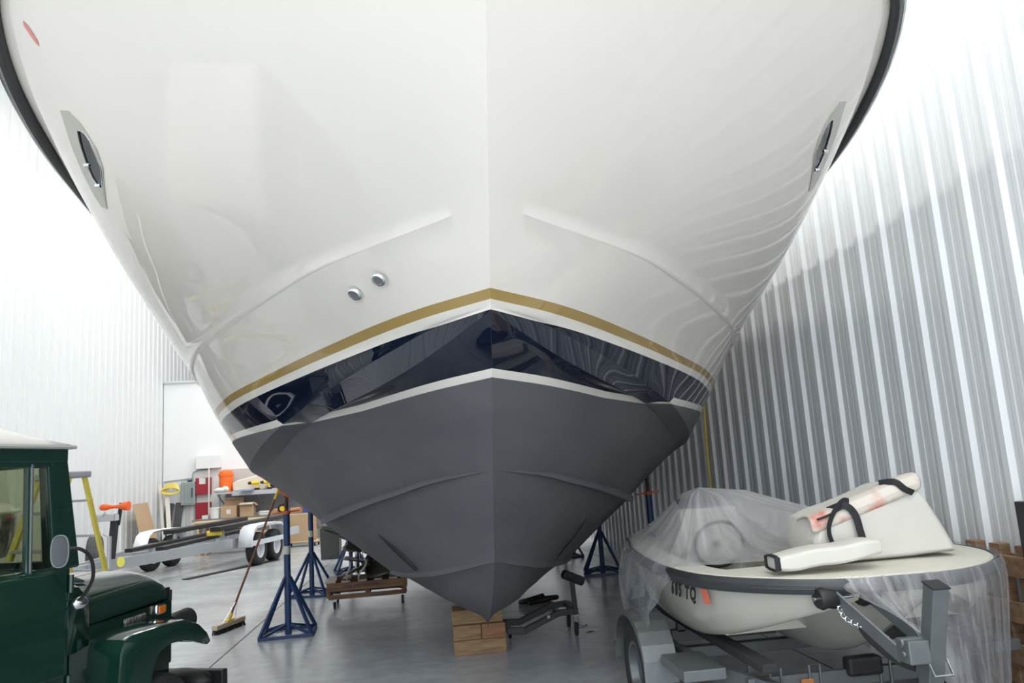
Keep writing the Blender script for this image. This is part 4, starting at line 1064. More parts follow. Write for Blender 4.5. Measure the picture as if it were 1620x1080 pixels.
text_obj('TALERMAXIMI', .062, mat('stencil_ink', (.07, .03, .06), .8), ct, (-.30, -.3135, .255), (PI / 2, 0, 0), 'stencil_lettering', ext=.0005, sx=1.15)
MB().box((0, -.302, .24), (1.0, .004, .008)).build('thin_plank', M_PAL, ct)  # thin strip in the same wood as the planks
M_BRZ = mat('dark_bronze', (.060, .056, .045), .42, .45, noise=.3, scale=10)
def blade(root, a, L, W, pitch, name='propeller_blade'):
    P = []
    for i in range(9):
        t = i / 8; w = W * math.sin(PI * min(.96, .16 + t * .80)) ** .7; tw = pitch * (1 - .5 * t); rr = .04 + L * t
        row = []
        for k in range(7):
            u = -1 + 2 * k / 6; lx = rr; ly = u * w * math.cos(tw); lz = u * w * math.sin(tw) + .02 * (1 - u * u)
            row.append((lx * math.cos(a) - ly * math.sin(a), lx * math.sin(a) + ly * math.cos(a), lz))
        P.append(row)
    return MB().grid(P).build(name, M_BRZ, root, solid=.012)
def propeller(label, loc, rot, L, W, n=4, a0=0):
    t = thing('propeller', label, 'propeller', loc, 0, 'propellers on the cart', rot)
    MB().lathe([(.018, -.08), (.05, -.08), (.065, -.03), (.06, .04), (.035, .09), (.018, .09)], n=20).build('hub', M_BRZ, t)
    for k in range(n): blade(t, a0 + 2 * PI * k / n, L, W, .55)
    return t
propeller('lower dark bronze propeller lying on the plank cart', (-.86, 10.72, .50), (.24, -.14, .2), .44, .19, 4, .5)
propeller('upper dark bronze propeller tilted above the plank cart', (-1.02, 10.86, .80), (.35, .30, .4), .42, .18, 4, 2.9)
b = MB(); b.tube((-1.02, 10.90, .36), (-1.02, 10.86, .72), .03); b.box((-1.02, 10.90, .36), (.2, .2, .02)); tag(b.build('steel_spindle', M_STEEL), 'short steel spindle on the plank cart carrying the upper propeller', 'spindle')
for k, (pts, lab) in enumerate((([(-.88, 10.36, .80), (-.90, 10.34, .66), (-.86, 10.36, .55), (-.94, 10.38, .44), (-.97, 10.40, .36)], 'right grey tie strap hanging over the propellers'), ([(-1.06, 10.37, .58), (-1.07, 10.35, .50), (-1.11, 10.36, .43), (-1.12, 10.40, .36)], 'left short grey tie strap hanging over the propellers'))):
    tag(MB().path(ccurve(pts, 6), .012, n=6, flat=(1, .25)).build('tie_strap', mat('grey_strap_%d' % k, (.36, .35, .32), .7)), lab, 'strap', 'grey tie straps')
b = MB(); b.prism([(-.02, 0), (.36, 0), (.36, .66), (.30, .70), (.02, .70), (-.04, .62)], 0, 'y', .5); tag(b.build('dark_bin', mat('dark_bin_plastic', (.05, .055, .05), .6), bevel=.02, loc=(-2.33, 17.1, 0)), 'dark grey square bin on the floor behind the left jack stands', 'bin')

# ------------------------------------------------------------------ specks of dirt on the floor
random.seed(11)
M_LEAF = mat('dry_leaf', (.10, .06, .035), .8)
for k, (x, y) in enumerate(((1.47, 8.1), (1.32, 9.0), (1.48, 7.75), (1.62, 7.25), (1.0, 8.9))):
    P = [[(.05 * (i - 3) / 3, .022 * j * math.cos((i - 3) / 3 * 1.4), .006 + .006 * math.sin(i + j)) for j in (-1, 0, 1)] for i in range(7)]
    o = MB().grid(P).build('dry_leaf', M_LEAF, loc=(x, y, .002), rot=(0, 0, k * 1.3)); tag(o, 'small dry brown leaf on the floor between the dolly and the small boat', 'leaf', 'dry leaves on the floor')
# ------------------------------------------------------------------ left aisle
M_ALU = mat('aluminium', (.55, .57, .60), .34, .7, noise=.08, scale=6)
M_ALUW = mat('bright_aluminium', (.78, .80, .84), .4, .2)
# yellow stepladder
lad = thing('stepladder', 'open yellow stepladder with grey top behind the green vehicle', 'ladder', (-3.12, 7.05, 0), math.radians(-34))
M_LADY = mat('ladder_yellow', (.66, .55, .10), .45); M_LADG = mat('ladder_grey', (.38, .38, .42), .5)
MB().box((0, 0, 1.80), (.50, .22, .055)).build('top_cap', M_LADG, lad, bevel=.012)
for s in (-1, 1):
    MB().bar((s * .20, -.06, 1.79), (s * .30, -.62, .0), .07, .028, up=(0, 1, 0)).build('front_rail', M_LADY, lad)
    MB().bar((s * .22, .06, 1.79), (s * .27, .50, .0), .035, .03, up=(0, 1, 0)).build('rear_rail', M_LADY, lad)
    MB().bar((s * .245, -.30, .98), (s * .245, .25, .98), .02, .006).build('spreader', M_STEEL, lad)
for k in range(5):
    z = .30 + k * .30; t = 1 - z / 1.79
    MB().box((0, -.06 - .56 * t, z), (2 * (.20 + .10 * t) - .04, .085, .028)).build('step', M_LADG, lad, bevel=.004)
    MB().bar((-(.22 + .05 * t), .06 + .44 * t, z + .08), ((.22 + .05 * t), .06 + .44 * t, z + .08), .02, .02).build('rear_bar', M_LADG, lad)

# ski boat seen through the cab of the green vehicle
M_BLKGEL = mat('black_gelcoat', (.010, .010, .014), .12, coat=.5)
M_WHG = mat('white_gelcoat', (.70, .70, .68), .25)
sk = thing('ski_boat', 'black and white runabout on a trailer behind the green vehicle', 'boat', (-6.1, 9.6, 0))
def sk_row(y, s):
    t = max(0, (y - .2) / 2.4); hw = .80 * (1 - t ** 2.4) if t < 1 else 0
    return [(s * hw, y, 1.50), (s * hw * 1.02, y, 1.42), (s * hw * .99, y, 1.10), (s * hw * .93, y, .92), (s * hw * .55, y, .78 + .1 * t), (0, y, .66 + .35 * t * t)]
ys = [-2.8, -1.8, -.8, 0, .5, 1.0, 1.5, 1.9, 2.2, 2.45, 2.598]
b = MB()
for s in (-1, 1): b.grid([sk_row(y, s) for y in ys])
b.add([p for p in sk_row(-2.8, -1)] + [p for p in sk_row(-2.8, 1)][::-1][1:], [list(range(11))])
b.build('runabout_hull', M_BLKGEL, sk)
b = MB(); b.grid([[(-sk_row(y, 1)[0][0] * 1.0, y, 1.50), (-sk_row(y, 1)[0][0] * .8, y, 1.56), (0, y, 1.60), (sk_row(y, 1)[0][0] * .8, y, 1.56), (sk_row(y, 1)[0][0], y, 1.50)] for y in ys if y > .2]); b.build('foredeck', M_WHG, sk, solid=.02)
MB().path([(sk_row(y, 1)[1][0] + .01, y, 1.49) for y in ys], .03, n=8).path([(-sk_row(y, 1)[1][0] - .01, y, 1.49) for y in ys], .03, n=8).build('gunwale', M_WHG, sk)
MB().box((0, -1.3, 1.05), (1.4, 3.0, .04)).build('cockpit_floor', M_INT, sk)
MB().grid([[(x * .62, .10 - .55 * (1 - abs(x)) * 0 - .9 * (abs(x) ** 3) * .6, 1.52), (x * .52, -.15 - .9 * (abs(x) ** 3) * .6, 1.86)] for x in [-1 + k / 5 for k in range(11)]]).build('wrap_screen', mat('tinted_screen', (.012, .012, .015), .08), sk, solid=.01)
MB().bar((.80, -2.8, 1.15), (.80, .6, 1.15), .02, .012).build('hull_pinstripe', M_SILV, sk)
text_obj('ina', .26, M_SILV, sk, (.808, .35, 1.0), (PI / 2, 0, PI / 2), 'script_lettering', ext=.003, shear=.4)
b = MB()
for s in (-1, 1): b.box((s * .45, -.2, .60), (.08, 5.2, .10)); b.box((s * .45, -.6, .70), (.10, 1.8, .12))
b.box((0, -1.4, .42), (1.5, .08, .3)); b.bar((0, 2.3, .58), (0, 3.2, .5), .08, .1); b.bar((0, 2.9, 0), (0, 2.9, .5), .05, .05)
b.build('runabout_trailer', M_GALV, sk)
for s in (-1, 1): wheel('runabout_wheel', (s * .86, -1.4, .33), .33, .2, sk, M_STEEL, ax=(s, 0, 0))

# spare tyre standing against the left wall
tw = MB(); tw.lathe([(.20, -.10), (.25, -.125), (.36, -.125), (.40, -.10), (.415, -.06), (.415, .06), (.40, .10), (.36, .125), (.25, .125), (.20, .10)], c=(0, 0, .415), ax=(1, .25, 0), n=40)
for k in range(4): tw.lathe([(.414, -.075 + k * .042), (.422, -.07 + k * .042), (.422, -.05 + k * .042), (.414, -.045 + k * .042)], c=(0, 0, .415), ax=(1, .25, 0), n=40)
tag(tw.build('spare_tyre', mat('grey_tyre', (.07, .07, .075), .7), loc=(-6.95, 17.3, 0)), 'dark tyre standing on edge by the left wall, right of the stepladder', 'tyre')
o = MB().ell((0, 0, .16), (.30, .24, .17)).ell((.18, -.1, .28), (.16, .14, .12)).build('cloth_bundle', mat('tan_cloth', (.62, .46, .34), .9), loc=(-7.0, 15.9, .0)); tag(o, 'tan cloth bundle on the floor left of the spare tyre', 'cloth')

# aluminium tandem boat trailer
ax_ = math.radians(12)
at_ = thing('aluminium_trailer', 'empty bright aluminium tandem boat trailer with black bunks in the left aisle', 'trailer', (-4.72, 17.75, 0), -ax_)
# local frame: +y toward the back wall, wheels at y = 0
for s in (-1, 1):
    b = MB(); b.bar((s * .90, 2.6, .50), (s * .90, -1.0, .50), .05, .18); b.bar((s * .90, -.98, .50), (s * .10, -4.3, .47), .05, .18); b.build('main_beam', M_ALU, at_)
for y, w in ((1.9, .90), (.4, .90), (-.5, .90), (-1.9, .68), (-2.8, .46)): MB().box((0, y, .47), (2 * w, .07, .09)).build('cross_beam', M_ALU, at_, bevel=.004)
for s in (-1, 1):
    for y in (-.42, .42): wheel('tandem_wheel', (s * 1.17, y, .335), .335, .21, at_, M_ALUW, ax=(s, 0, 0))
    P = []
    for y, z in ((-.86, .40), (-.84, .58), (-.76, .74), (-.62, .81), (-.3, .83), (.3, .83), (.62, .81), (.76, .74), (.84, .58), (.86, .40)): P.append([(s * .98, y, z), (s * 1.28, y, z), (s * 1.295, y, z - .06 if abs(y) < .8 else z)])
    MB().grid(P).build('mudguard', M_ALUW, at_, solid=.008)
    MB().prism([(-.9, .42), (.9, .42), (.9, .52), (-.9, .52)], s * 1.28 - .005, 'x', .02).build('mudguard_skirt', M_ALUW, at_)
    # bunks
    b = MB(); b.bar((s * .50, 2.6, .84), (s * .50, -.9, .80), .22, .09); bk = b.build('bunk', M_BLK, at_, bevel=.012)
    for y in (2.0, .6, -.6): MB().bar((s * .52, y, .47), (s * .50, y, .80), .08, .05).build('bunk_post', M_ALU, bk)
    b = MB(); b.bar((s * .25, 1.6, .66), (s * .30, -2.6, .60), .15, .07); bk = b.build('bunk', M_BLK, at_, bevel=.01)
    for y in (1.2, -.5, -1.9): MB().bar((s * .27, y, .45), (s * .27, y, .62), .07, .04).build('bunk_post', M_ALU, bk)
b = MB(); b.bar((0, -4.2, .47), (0, -5.3, .47), .10, .14); b.box((0, -5.36, .50), (.09, .16, .10)); b.build('tongue', M_ALU, at_, bevel=.006)
b = MB(); b.tube((.24, -4.0, .02), (.24, -4.0, .95), .035); b.box((.24, -4.0, .015), (.14, .14, .03)); b.tube((.24, -4.0, .93), (.24, -4.18, 1.0), .012); b.build('tongue_jack', M_ALU, at_)
b = MB(); b.bar((-.02, -3.55, .50), (-.02, -3.45, 1.22), .11, .09, up=(0, 1, 0)); pst = b.build('winch_post', M_BLK, at_, bevel=.006)
b = MB(); b.box((-.12, -3.5, 1.24), (.34, .16, .12)); b.tube((-.3, -3.55, 1.16), (-.1, -3.6, 1.34), .015); b.build('trailer_winch', M_STEEL, pst, bevel=.01)
MB().lathe([(0, -.26), (.05, -.26), (.06, -.2), (.03, -.05), (.03, .05), (.07, .16), (.08, .25), (0, .26)], c=(-.02, -3.45, 1.42), ax=(1, 0, 0), n=16).build('bow_roller', mat('orange_roller', (.80, .12, .02), .45), pst)
MB().bar((.02, -3.42, 1.1), (.06, -3.40, 1.48), .05, .04, up=(0, 1, 0)).build('roller_bracket', M_BLK, pst)
MB().lathe([(0, 0), (.085, 0), (.085, .004), (0, .004)], c=(.27, -3.72, .505), ax=(.97, -.235, 0), n=20).build('round_sticker', mat('sticker_yellow', (.75, .72, .12), .5), at_)
o = MB().box((0, 0, 0), (.30, .16, .10)).build('yellow_pad', M_YEL, bevel=.02, loc=(-4.46, 16.9, .72), rot=(0, 0, .3)); tag(o, 'yellow block lying on the bunks of the aluminium trailer', 'block')
o = MB().bar((0, 0, 0), (.95, 2.6, .0), .16, .015).build('black_strip', M_BLK, loc=(-4.55, 15.3, .010), rot=(0, 0, -.08)); tag(o, 'long black strip lying on the floor under the aluminium trailer', 'mat')  # plain black strip for the dark line below the beam

# things leaning along the left wall near the corner
M_CARD = mat('cardboard', (.47, .33, .20), .85, noise=.08, scale=3)
o = MB().prism([(0, 0), (1.15, 0), (.95, 1.42), (-.05, 1.40)], 0, 'x', .012).build('cardboard_sheet', M_CARD, loc=(-6.95, 20.2, 0.0), rot=(0, math.radians(-12), 0)); tag(o, 'large tan cardboard sheet leaning on the left wall', 'cardboard')
for k, (x, lab) in enumerate(((-7.33, 'left dark grey board leaning in the back left corner'), (-7.06, 'right dark grey board leaning in the back left corner'))):
    o = MB().box((0, 0, .66), (.22 - .02 * k, .03, 1.32)).build('dark_board', mat('dark_board_%d' % k, (.075, .075, .08), .7), loc=(x, 22.70, .0), rot=(math.radians(-8), math.radians(4), 0)); tag(o, lab, 'board', 'dark boards in the corner')
M_WPOLE = mat('white_pole', (.80, .76, .70), .5)
for k, (xa, xb) in enumerate(((-7.40, -7.16), (-7.20, -6.98))):
    b = MB(); b.bar((xb, 22.25 - .1 * k, .02), (xa, 22.58 - .1 * k, 1.80), .075 + .04 * k, .035, up=(0, 1, 0)); b.box((xa, 22.57 - .1 * k, 1.70 - .1 * k), (.10, .03, .30), (0, -.15, 0))
    tag(b.build('white_pole', M_WPOLE, bevel=.006), ('thin' if k == 0 else 'broad') + ' white pole leaning in the back left corner under a yellow coil', 'pole', 'white poles in the corner')
cc = MB()
for k in range(5):
    cc.path([(-7.05 + (.19 + .012 * k) * math.cos(a * PI / 10), 22.40 - .02 * k, 1.72 + (.13 - .01 * k) * math.sin(a * PI / 10) - .02 * k) for a in range(20)], .016, n=6, closed=True)
cc.box((-7.05, 22.62, 1.80), (.06, .5, .03)); tag(cc.build('cable_coil', mat('yellow_cable', (.80, .66, .16), .5)), 'coil of yellow cable hung on the white poles in the corner', 'cable')

# electrical gear on the back wall
def wallbox(name, x0, x1, z0, z1, dp, m, label, cat, group=None, bev=.01):
    o = MB().box(((x0 + x1) / 2, YB - dp / 2 - .002, (z0 + z1) / 2), (x1 - x0, dp, z1 - z0)).build(name, m, bevel=bev); return tag(o, label, cat, group)
M_EG = mat('grey_enclosure', (.33, .37, .38), .45)
eg = thing('electrical_panel', 'grey electrical panel on the back wall', 'electrical panel', (-6.73, YB - .10, 1.54))
MB().box((0, 0, 0), (.38, .19, .64)).build('panel_case', M_EG, eg, bevel=.01)
MB().box((.03, -.10, .0), (.27, .012, .56)).build('panel_door', mat('grey_enclosure_door', (.29, .33, .34), .4), eg, bevel=.004)
MB().box((.12, -.12, .02), (.03, .03, .26)).build('switch_lever', mat('switch_dark', (.05, .08, .11), .4), eg, bevel=.005)
MB().box((.02, 0, .34), (.10, .08, .05)).build('cable_gland', M_BLK, eg)
wallbox('fuse_box', -7.27, -6.94, 1.26, 1.83, .10, mat('offwhite_box', (.66, .68, .68), .5), 'off-white flat box left of the grey electrical panel', 'fuse box')
M_REDB = mat('dark_red_box', (.33, .015, .03), .4)
for z0, z1, lab in ((1.49, 1.95, 'upper dark red wall box with white notice'), (.79, 1.27, 'lower dark red wall box beside the bench')):
    r = thing('red_box', lab, 'box', (-6.33, YB - .10, (z0 + z1) / 2), 0, 'dark red boxes on the back wall')
    MB().box((0, 0, 0), (.40, .18, z1 - z0)).build('box_body', M_REDB, r, bevel=.01)
    if z0 > 1: MB().box((-.01, -.093, .14), (.17, .006, .17)).build('notice', M_WHG, r)
    MB().box((.16, -.095, 0), (.03, .012, z1 - z0 - .04)).build('box_edge', mat('red_edge_dark', (.12, .01, .02), .4), r)
b = MB(); b.path(ccurve([(-6.64, YB - .05, 1.86), (-6.64, YB - .05, 2.06), (-6.58, YB - .05, 2.14), (-6.45, YB - .05, 2.17), (-6.14, YB - .05, 2.175)], 5), .016, n=8)
tag(b.build('conduit', M_EG), 'thin grey conduit bending over from the electrical panel', 'conduit')
b = MB(); b.tube((-6.155, YB - .22, .80), (-6.155, YB - .22, 2.20), .022); tag(b.build('riser_pipe', M_WPOLE), 'upright pale pipe in front of the red boxes', 'pipe')
for k, x in enumerate((-6.80, -6.72, -6.60)):
    b = MB(); b.tube((x, YB - .05, .02), (x, YB - .05, 1.22), .017); tag(b.build('conduit', mat('conduit_pale_%d' % k, (.60, .62, .62), .5)), ('left', 'middle', 'right')[k] + ' of three pale conduits dropping from the electrical panel', 'conduit', 'conduits below the electrical panel')
b = MB(); b.tube((-7.42, YB - .05, 1.90), (-6.66, YB - .05, 1.95), .02); tag(b.build('conduit', M_EG), 'level grey conduit running from the corner to the electrical panel', 'conduit')
wallbox('white_cabinet', -6.52, -5.86, 2.20, 2.57, .20, mat('white_cabinet', (.80, .82, .82), .5), 'white flat cabinet high on the back wall above the red boxes', 'cabinet')
wallbox('pegboard', -5.7, -2.9, 1.58, 2.14, .03, mat('pegboard_grey', (.56, .54, .52), .7), 'pale pegboard on the back wall above the shelf', 'pegboard', bev=.002)
wallbox('back_panel', -5.75, -3.0, .90, 1.46, .03, mat('backsplash_grey', (.24, .24, .25), .6), 'grey panel on the back wall above the bench', 'panel', bev=.002)

# shelf and bench with their loads
M_SHELF = mat('shelf_grey', (.46, .49, .54), .4)
sh = thing('wall_shelf', 'long grey shelf above the bench', 'shelf', (-4.75, 22.55, 1.49))
MB().box((0, 0, 0), (2.3, .62, .05)).build('shelf_board', M_SHELF, sh)
MB().box((.25, -.32, -.035), (1.8, .02, .11)).build('shelf_lip', M_SHELF, sh)
for x in (-1.05, 0, 1.05): MB().bar((x, .40, -.30), (x, -.25, -.03), .03, .03).build('shelf_bracket', M_SHELF, sh)
for x in (-1.13,): MB().box((x, .28, -.32), (.03, .03, .62)).build('shelf_upright', M_SHELF, sh)
bn = thing('workbench', 'long grey topped workbench along the back wall', 'workbench', (-4.65, 22.36, 0))
MB().box((0, 0, .80), (3.45, .85, .06)).build('bench_top', mat('bench_top_grey', (.22, .22, .21), .5), bn)
for x in (-1.6, -.3, 1.6):
    for y in (-.35, .35): MB().box((x, y, .385), (.09, .09, .77)).build('bench_leg', mat('bench_leg_grey', (.3, .3, .3), .6), bn)
MB().box((1.5, -.40, .60), (.36, .03, .38)).build('bench_skirt', mat('bench_skirt', (.20, .19, .19), .7), bn)
def item(name, b, m, loc, label, cat, group=None, bevel=0, rz=0):
    o = b.build(name, m, bevel=bevel, loc=loc, rot=(0, 0, rz)); return tag(o, label, cat, group)
Z1 = .831; Z2 = 1.516
def bucket(b, r, h): return b.lathe([(0, 0), (r * .85, 0), (r * .95, h * .9), (r * 1.04, h * .9), (r * 1.04, h), (r * .9, h), (r * .85, h * .5), (0, h * .5)], n=24)
o = thing('orange_tub', 'round orange tub on the left end of the shelf', 'tub', (-5.66, 22.66, Z2))
M_ORB = mat('bright_orange', (.95, .17, .02), .45)
MB().lathe([(0, 0), (.17, 0), (.185, .40), (.19, .50), (.17, .57), (.10, .61), (0, .62)], n=28).build('tub_body', M_ORB, o)
MB().lathe([(.187, .44), (.205, .44), (.205, .50), (.187, .50)], n=28).build('tub_rim', M_ORB, o)
item('parts_bag', MB().prism([(-.42, 0), (.42, 0), (.60, .22), (.46, .46), (-.30, .30), (-.44, .22)], 0, 'y', .3), mat('milky_plastic', (.74, .66, .55), .4, noise=.12, scale=3), (-5.02, 22.50, Z2), 'milky plastic bag of parts on the shelf right of the orange tub', 'bag', bevel=.04)
item('rag_heap', MB().ell((0, 0, .06), (.17, .12, .07)).ell((.12, 0, .08), (.1, .1, .08)).ell((-.1, .02, .05), (.1, .1, .05)), mat('white_rag', (.78, .76, .72), .9), (-5.72, 22.33, Z2), 'heap of white rags at the left end of the shelf', 'rag')
M_DRY = mat('tool_yellow', (.80, .55, .03), .4)
def drill(label, x, rz):
    t = thing('power_drill', label, 'drill', (x, 22.33, Z2), rz, 'yellow power tools on the shelf')
    MB().tube((-.10, 0, .20), (.10, 0, .20), .05, n=14).bar((.02, 0, .18), (.05, 0, .05), .05, .06, up=(1, 0, 0)).build('drill_body', M_DRY, t, bevel=.008)
    MB().tube((-.19, 0, .20), (-.10, 0, .20), .035, .045, n=14).build('chuck', M_BLK, t); MB().box((.05, 0, .03), (.13, .09, .06)).build('battery', M_BLK, t, bevel=.008)
drill('left yellow and black drill on the shelf', -4.80, 0); drill('right yellow and black drill on the shelf', -4.47, .2)
item('black_tool', MB().box((0, 0, .07), (.26, .14, .10)).tube((-.2, 0, .1), (0, 0, .1), .03), M_BLK, (-4.28, 22.62, Z2), 'black tool case on the shelf right of the yellow drills', 'tool', bevel=.01)
item('orange_reel', MB().lathe([(.03, -.05), (.10, -.05), (.10, -.03), (.06, -.02), (.06, .02), (.10, .03), (.10, .05), (.03, .05)], c=(0, 0, .10), ax=(0, 1, 0), n=20), M_ORB, (-4.18, 22.30, Z2), 'small orange reel on the shelf beside the stand pad', 'reel')
item('blue_tray', MB().box((0, 0, .02), (.34, .3, .04)), mat('tray_blue', (.30, .36, .62), .5), (-4.98, 22.12, Z2), 'flat blue tray on the front edge of the shelf', 'tray')
def carton(label, x, y, w, d, h, lab=False, flaps=True, rz=0, z=Z1):
    t = thing('carton', label, 'cardboard box', (x, y, z), rz, 'cardboard boxes on the bench')
    MB().box((0, 0, h / 2), (w, d, h)).build('carton_body', M_CARD, t, bevel=.004)
    if flaps:
        MB().box((0, -d / 2 - .03, h + .015), (w, .16, .006), (.3, 0, 0)).build('carton_flap', mat('carton_light', (.66, .56, .44), .85), t)
        MB().box((w / 2 + .03, 0, h - .01), (.12, d, .006), (0, .8, 0)).build('carton_flap', M_CARD, t)
    if lab: MB().box((0, -d / 2 - .002, h * .5), (.11, .004, .12)).build('carton_label', M_WHG, t)
carton('cardboard box with white label on the bench', -5.47, 22.30, .42, .32, .31, lab=True, flaps=False)
carton('open cardboard box right of the labelled one on the bench', -4.99, 22.28, .36, .3, .33)
carton('open brown box behind the labelled one on the bench', -5.42, 22.62, .5, .2, .50, rz=.1)
b = MB(); bucket(b, .145, .29); item('paint_pail', b, mat('pail_white', (.78, .80, .80), .4), (-5.85, 22.24, Z1), 'white paint pail on the left end of the bench', 'pail')
item('white_carton', MB().box((0, 0, .05), (.16, .12, .10)), M_WHG, (-6.10, 22.25, Z1), 'small white carton at the very left end of the bench', 'box', bevel=.004)
item('paper_box', MB().box((0, 0, .09), (.30, .22, .05)).box((0, 0, .03), (.28, .22, .05)), M_WHG, (-4.52, 22.28, Z1), 'low white box on the bench right of the cardboard boxes', 'box', bevel=.003)
item('brown_sander', MB().box((0, 0, .05), (.22, .14, .08)).ell((.02, 0, .1), (.10, .07, .05)), mat('salmon_plastic', (.52, .28, .18), .6), (-4.27, 22.40, Z1), 'small brown tool on the bench right of the low white box', 'tool')
t = thing('tape_measure_reel', 'round black and yellow reel on the bench behind the stand', 'reel', (-4.05, 22.2, Z1))
MB().lathe([(0, -.04), (.13, -.04), (.13, .04), (0, .04)], c=(0, 0, .14), ax=(0, 1, .1), n=24).build('reel_case', M_BLK, t); MB().lathe([(0, -.006), (.07, -.006), (.07, .006), (0, .006)], c=(0, -.05, .14), ax=(0, 1, .1), n=20).build('reel_face', M_DRY, t)
item('salmon_case', MB().box((0, 0, .07), (.34, .2, .14)), mat('salmon_case', (.60, .27, .15), .6), (-3.68, 22.3, Z1), 'salmon coloured case on the bench left of the blue bin', 'case', bevel=.01)
item('blue_bin', MB().prism([(-.19, 0), (.20, 0), (.24, .13), (.06, .33), (-.19, .33)], -.12, 'y', .26), mat('bin_blue', (.05, .07, .30), .5), (-3.30, 22.15, Z1), 'dark blue parts bin at the right end of the bench', 'bin', bevel=.01)
item('folded_papers', MB().prism([(-.16, 0), (.2, 0), (.14, .22), (-.08, .45), (-.16, .4)], 0, 'y', .02), mat('paper_white', (.78, .80, .85), .8), (-3.28, 22.44, Z1), 'white papers standing behind the dark blue bin', 'paper')
# low timber sawhorse table with a wooden box
M_PINE = timber_mat('pine', (.52, .38, .20), (.68, .52, .32), 1)
tt = thing('timber_table', 'low pale plywood table behind the aluminium trailer', 'table', (-4.95, 20.9, 0), math.radians(0))
MB().box((0, 0, .80), (2.1, .7, .035)).build('table_top', M_PINE, tt)
for x in (-.86, -.62, .9): MB().box((x, -.1, .39), (.035 if x > -.8 else .04, .5, .78), (0, (.18 if x == -.62 else -.05), 0)).build('table_leg', M_PINE, tt)
MB().box((-.74, .1, .55), (.22, .03, .4)).build('table_back', mat('pine_shadow', (.38, .24, .13), .8), tt)  # darker copy of the pine, shade put into its colour
item('green_board', MB().box((0, 0, 0), (.62, .02, .07)), mat('green_label', (.42, .62, .30), .6), (-4.35, 20.53, .77), 'pale green strip on the front edge of the timber table', 'strip')
item('black_crate', MB().box((0, 0, .2), (.66, .4, .40)), M_BLK, (-5.02, 20.75, .36), 'black crate under the timber table', 'crate', bevel=.02)
item('plywood_ring', MB().box((0, 0, .02), (.34, .2, .04)).box((0, 0, .07), (.3, .2, .05)), mat('orange_wood', (.50, .24, .09), .6), (-4.75, 20.3, .62), 'orange brown wooden block under the timber table', 'block', bevel=.02)
item('timber_offcut', MB().box((0, 0, .05), (.66, .2, .09)), M_PINE, (-4.05, 20.35, .42), 'pale timber offcut stacked below the table', 'timber', bevel=.004)
item('pink_panel', MB().box((0, 0, .008), (.5, .2, .012)), mat('pink_foam', (.78, .62, .60), .7), (-4.62, 20.66, .762), 'thin pinkish white sheet on the crate below the table', 'sheet', bevel=.004)
# big box on a wheeled dolly
dy = thing('furniture_dolly', 'pale wooden dolly on casters under the big cardboard box', 'dolly', (-3.38, 21.3, 0), math.radians(-6))
MB().box((0, -.22, .125), (.95, .10, .04)).build('dolly_board', M_PINE, dy, bevel=.006); MB().box((0, .22, .125), (.95, .10, .04)).build('dolly_board', M_PINE, dy, bevel=.006)
MB().box((-.36, 0, .115), (.10, .34, .04)).build('dolly_board', M_PINE, dy, bevel=.006); MB().box((.36, 0, .115), (.10, .34, .04)).build('dolly_board', M_PINE, dy, bevel=.006)
for x in (-.36, .36):
    for y in (-.2, .2): caster(dy, (x, y, .10), .04)
item('big_carton', MB().box((0, 0, .34), (.72, .50, .68)).box((0, -.251, .34), (.004, .002, .66)), M_CARD, (-3.44, 21.3, .147), 'tall plain cardboard box on the wheeled dolly', 'cardboard box', bevel=.006, rz=math.radians(-6))
rt = thing('small_machine', 'small red machine with black base right of the big cardboard box', 'machine', (-2.66, 21.6, 0))
MB().box((0, 0, .12), (.36, .3, .20)).build('machine_base', M_BLK, rt, bevel=.02); MB().ell((-.02, 0, .32), (.16, .14, .13)).box((-.04, 0, .30), (.22, .2, .16)).build('machine_cover', mat('machine_red', (.80, .10, .06), .4), rt)
MB().path([(.1, -.1, .2), (.2, -.1, .44), (.24, .05, .44), (.16, .1, .2)], .02, n=6).build('machine_handle', M_WHG, rt)
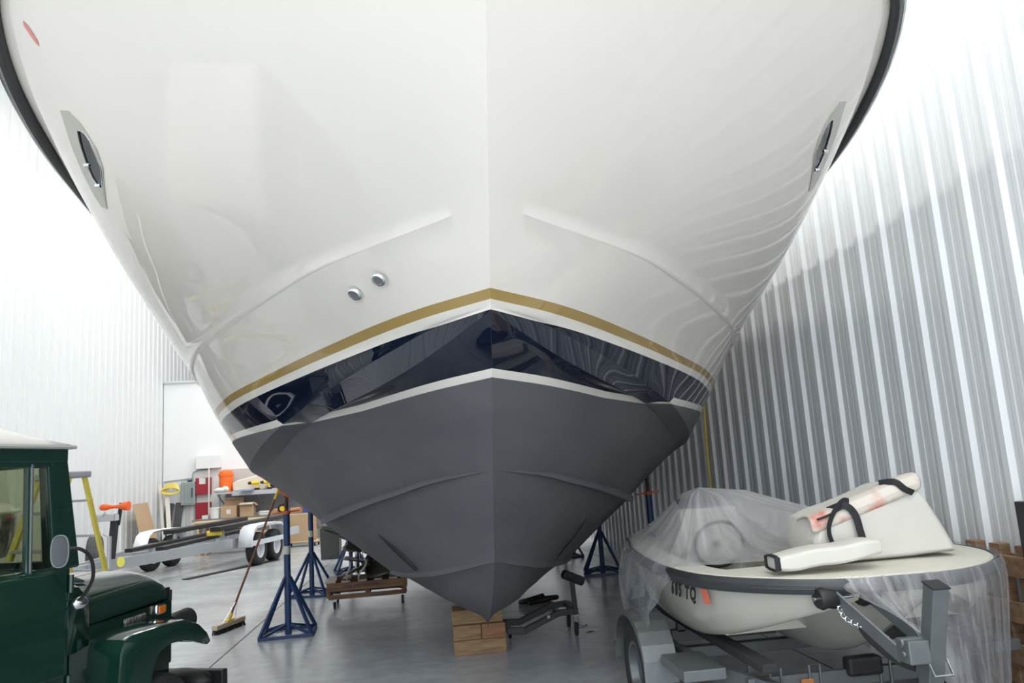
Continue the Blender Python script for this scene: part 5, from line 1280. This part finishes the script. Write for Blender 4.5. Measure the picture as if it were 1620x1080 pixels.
item('tool_heap', MB().ell((0, 0, .14), (.26, .2, .16)).box((.3, 0, .12), (.2, .2, .24)).tube((-.2, -.1, 0), (-.1, 0, .5), .02), mat('heap_grey', (.22, .22, .20), .7), (1.75, 21.8, 0), 'grey heap of machine parts far behind the right jack stands', 'machine parts')
item('barrow', MB().lathe([(.1, -.06), (.2, -.06), (.21, 0), (.2, .06), (.1, .06)], c=(0, 0, .21), ax=(1, .5, 0)).box((.1, .2, .35), (.3, .3, .3)), mat('barrow_dark', (.06, .065, .06), .7), (2.72, 16.8, 0), 'dark wheeled barrow by the right wall beyond the jack stands', 'barrow')
item('cardboard_piece', MB().prism([(-.16, 0), (.12, 0), (-.05, .34)], 0, 'y', .02), M_CARD, (2.05, 19.5, 0), 'torn piece of cardboard far back between the right jack stands', 'cardboard')
item('hanging_rope', MB().path(ccurve([(3.43, 9.30, 5.0), (3.435, 9.32, 2.6), (3.43, 9.38, 1.6), (3.44, 9.42, .6), (3.40, 9.44, .02)], 5), .016, n=6), mat('cord_yellow', (.55, .45, .10), .6), (0, 0, 0), 'thin yellow rope hanging down the right wall', 'rope')

# right edge: pallet, dark panel and carton behind the small boat
M_PALL = timber_mat('pallet_timber', (.16, .09, .05), (.30, .19, .11), 2)
pl = thing('wooden_pallet', 'wooden pallet standing against the right wall behind the small boat', 'pallet', (3.39, 4.47, 0))
for z in (.12, .36, .60, .86): MB().box((-.045, 0, z), (.02, .50, .12)).build('pallet_slat', M_PALL, pl, bevel=.003)
for y in (-.21, 0, .21): MB().box((.0, y, .49), (.07, .09, .98)).build('pallet_bearer', M_PALL, pl, bevel=.003)
for z in (.12, .49, .86): MB().box((.045, 0, z), (.02, .50, .12)).build('pallet_slat', M_PALL, pl, bevel=.003)
item('leaning_sheet', MB().box((0, 0, .62), (.05, .85, 1.24)), mat('charcoal_panel', (.030, .032, .036), .5), (3.33, 3.76, .0), 'charcoal panel standing against the right wall at the picture edge', 'panel', bevel=.006, rz=0)
item('right_carton', MB().box((0, 0, .25), (.28, .5, .50)), M_CARD, (3.30, 3.05, 0), 'cardboard box on the floor in front of the charcoal panel', 'cardboard box', bevel=.006)
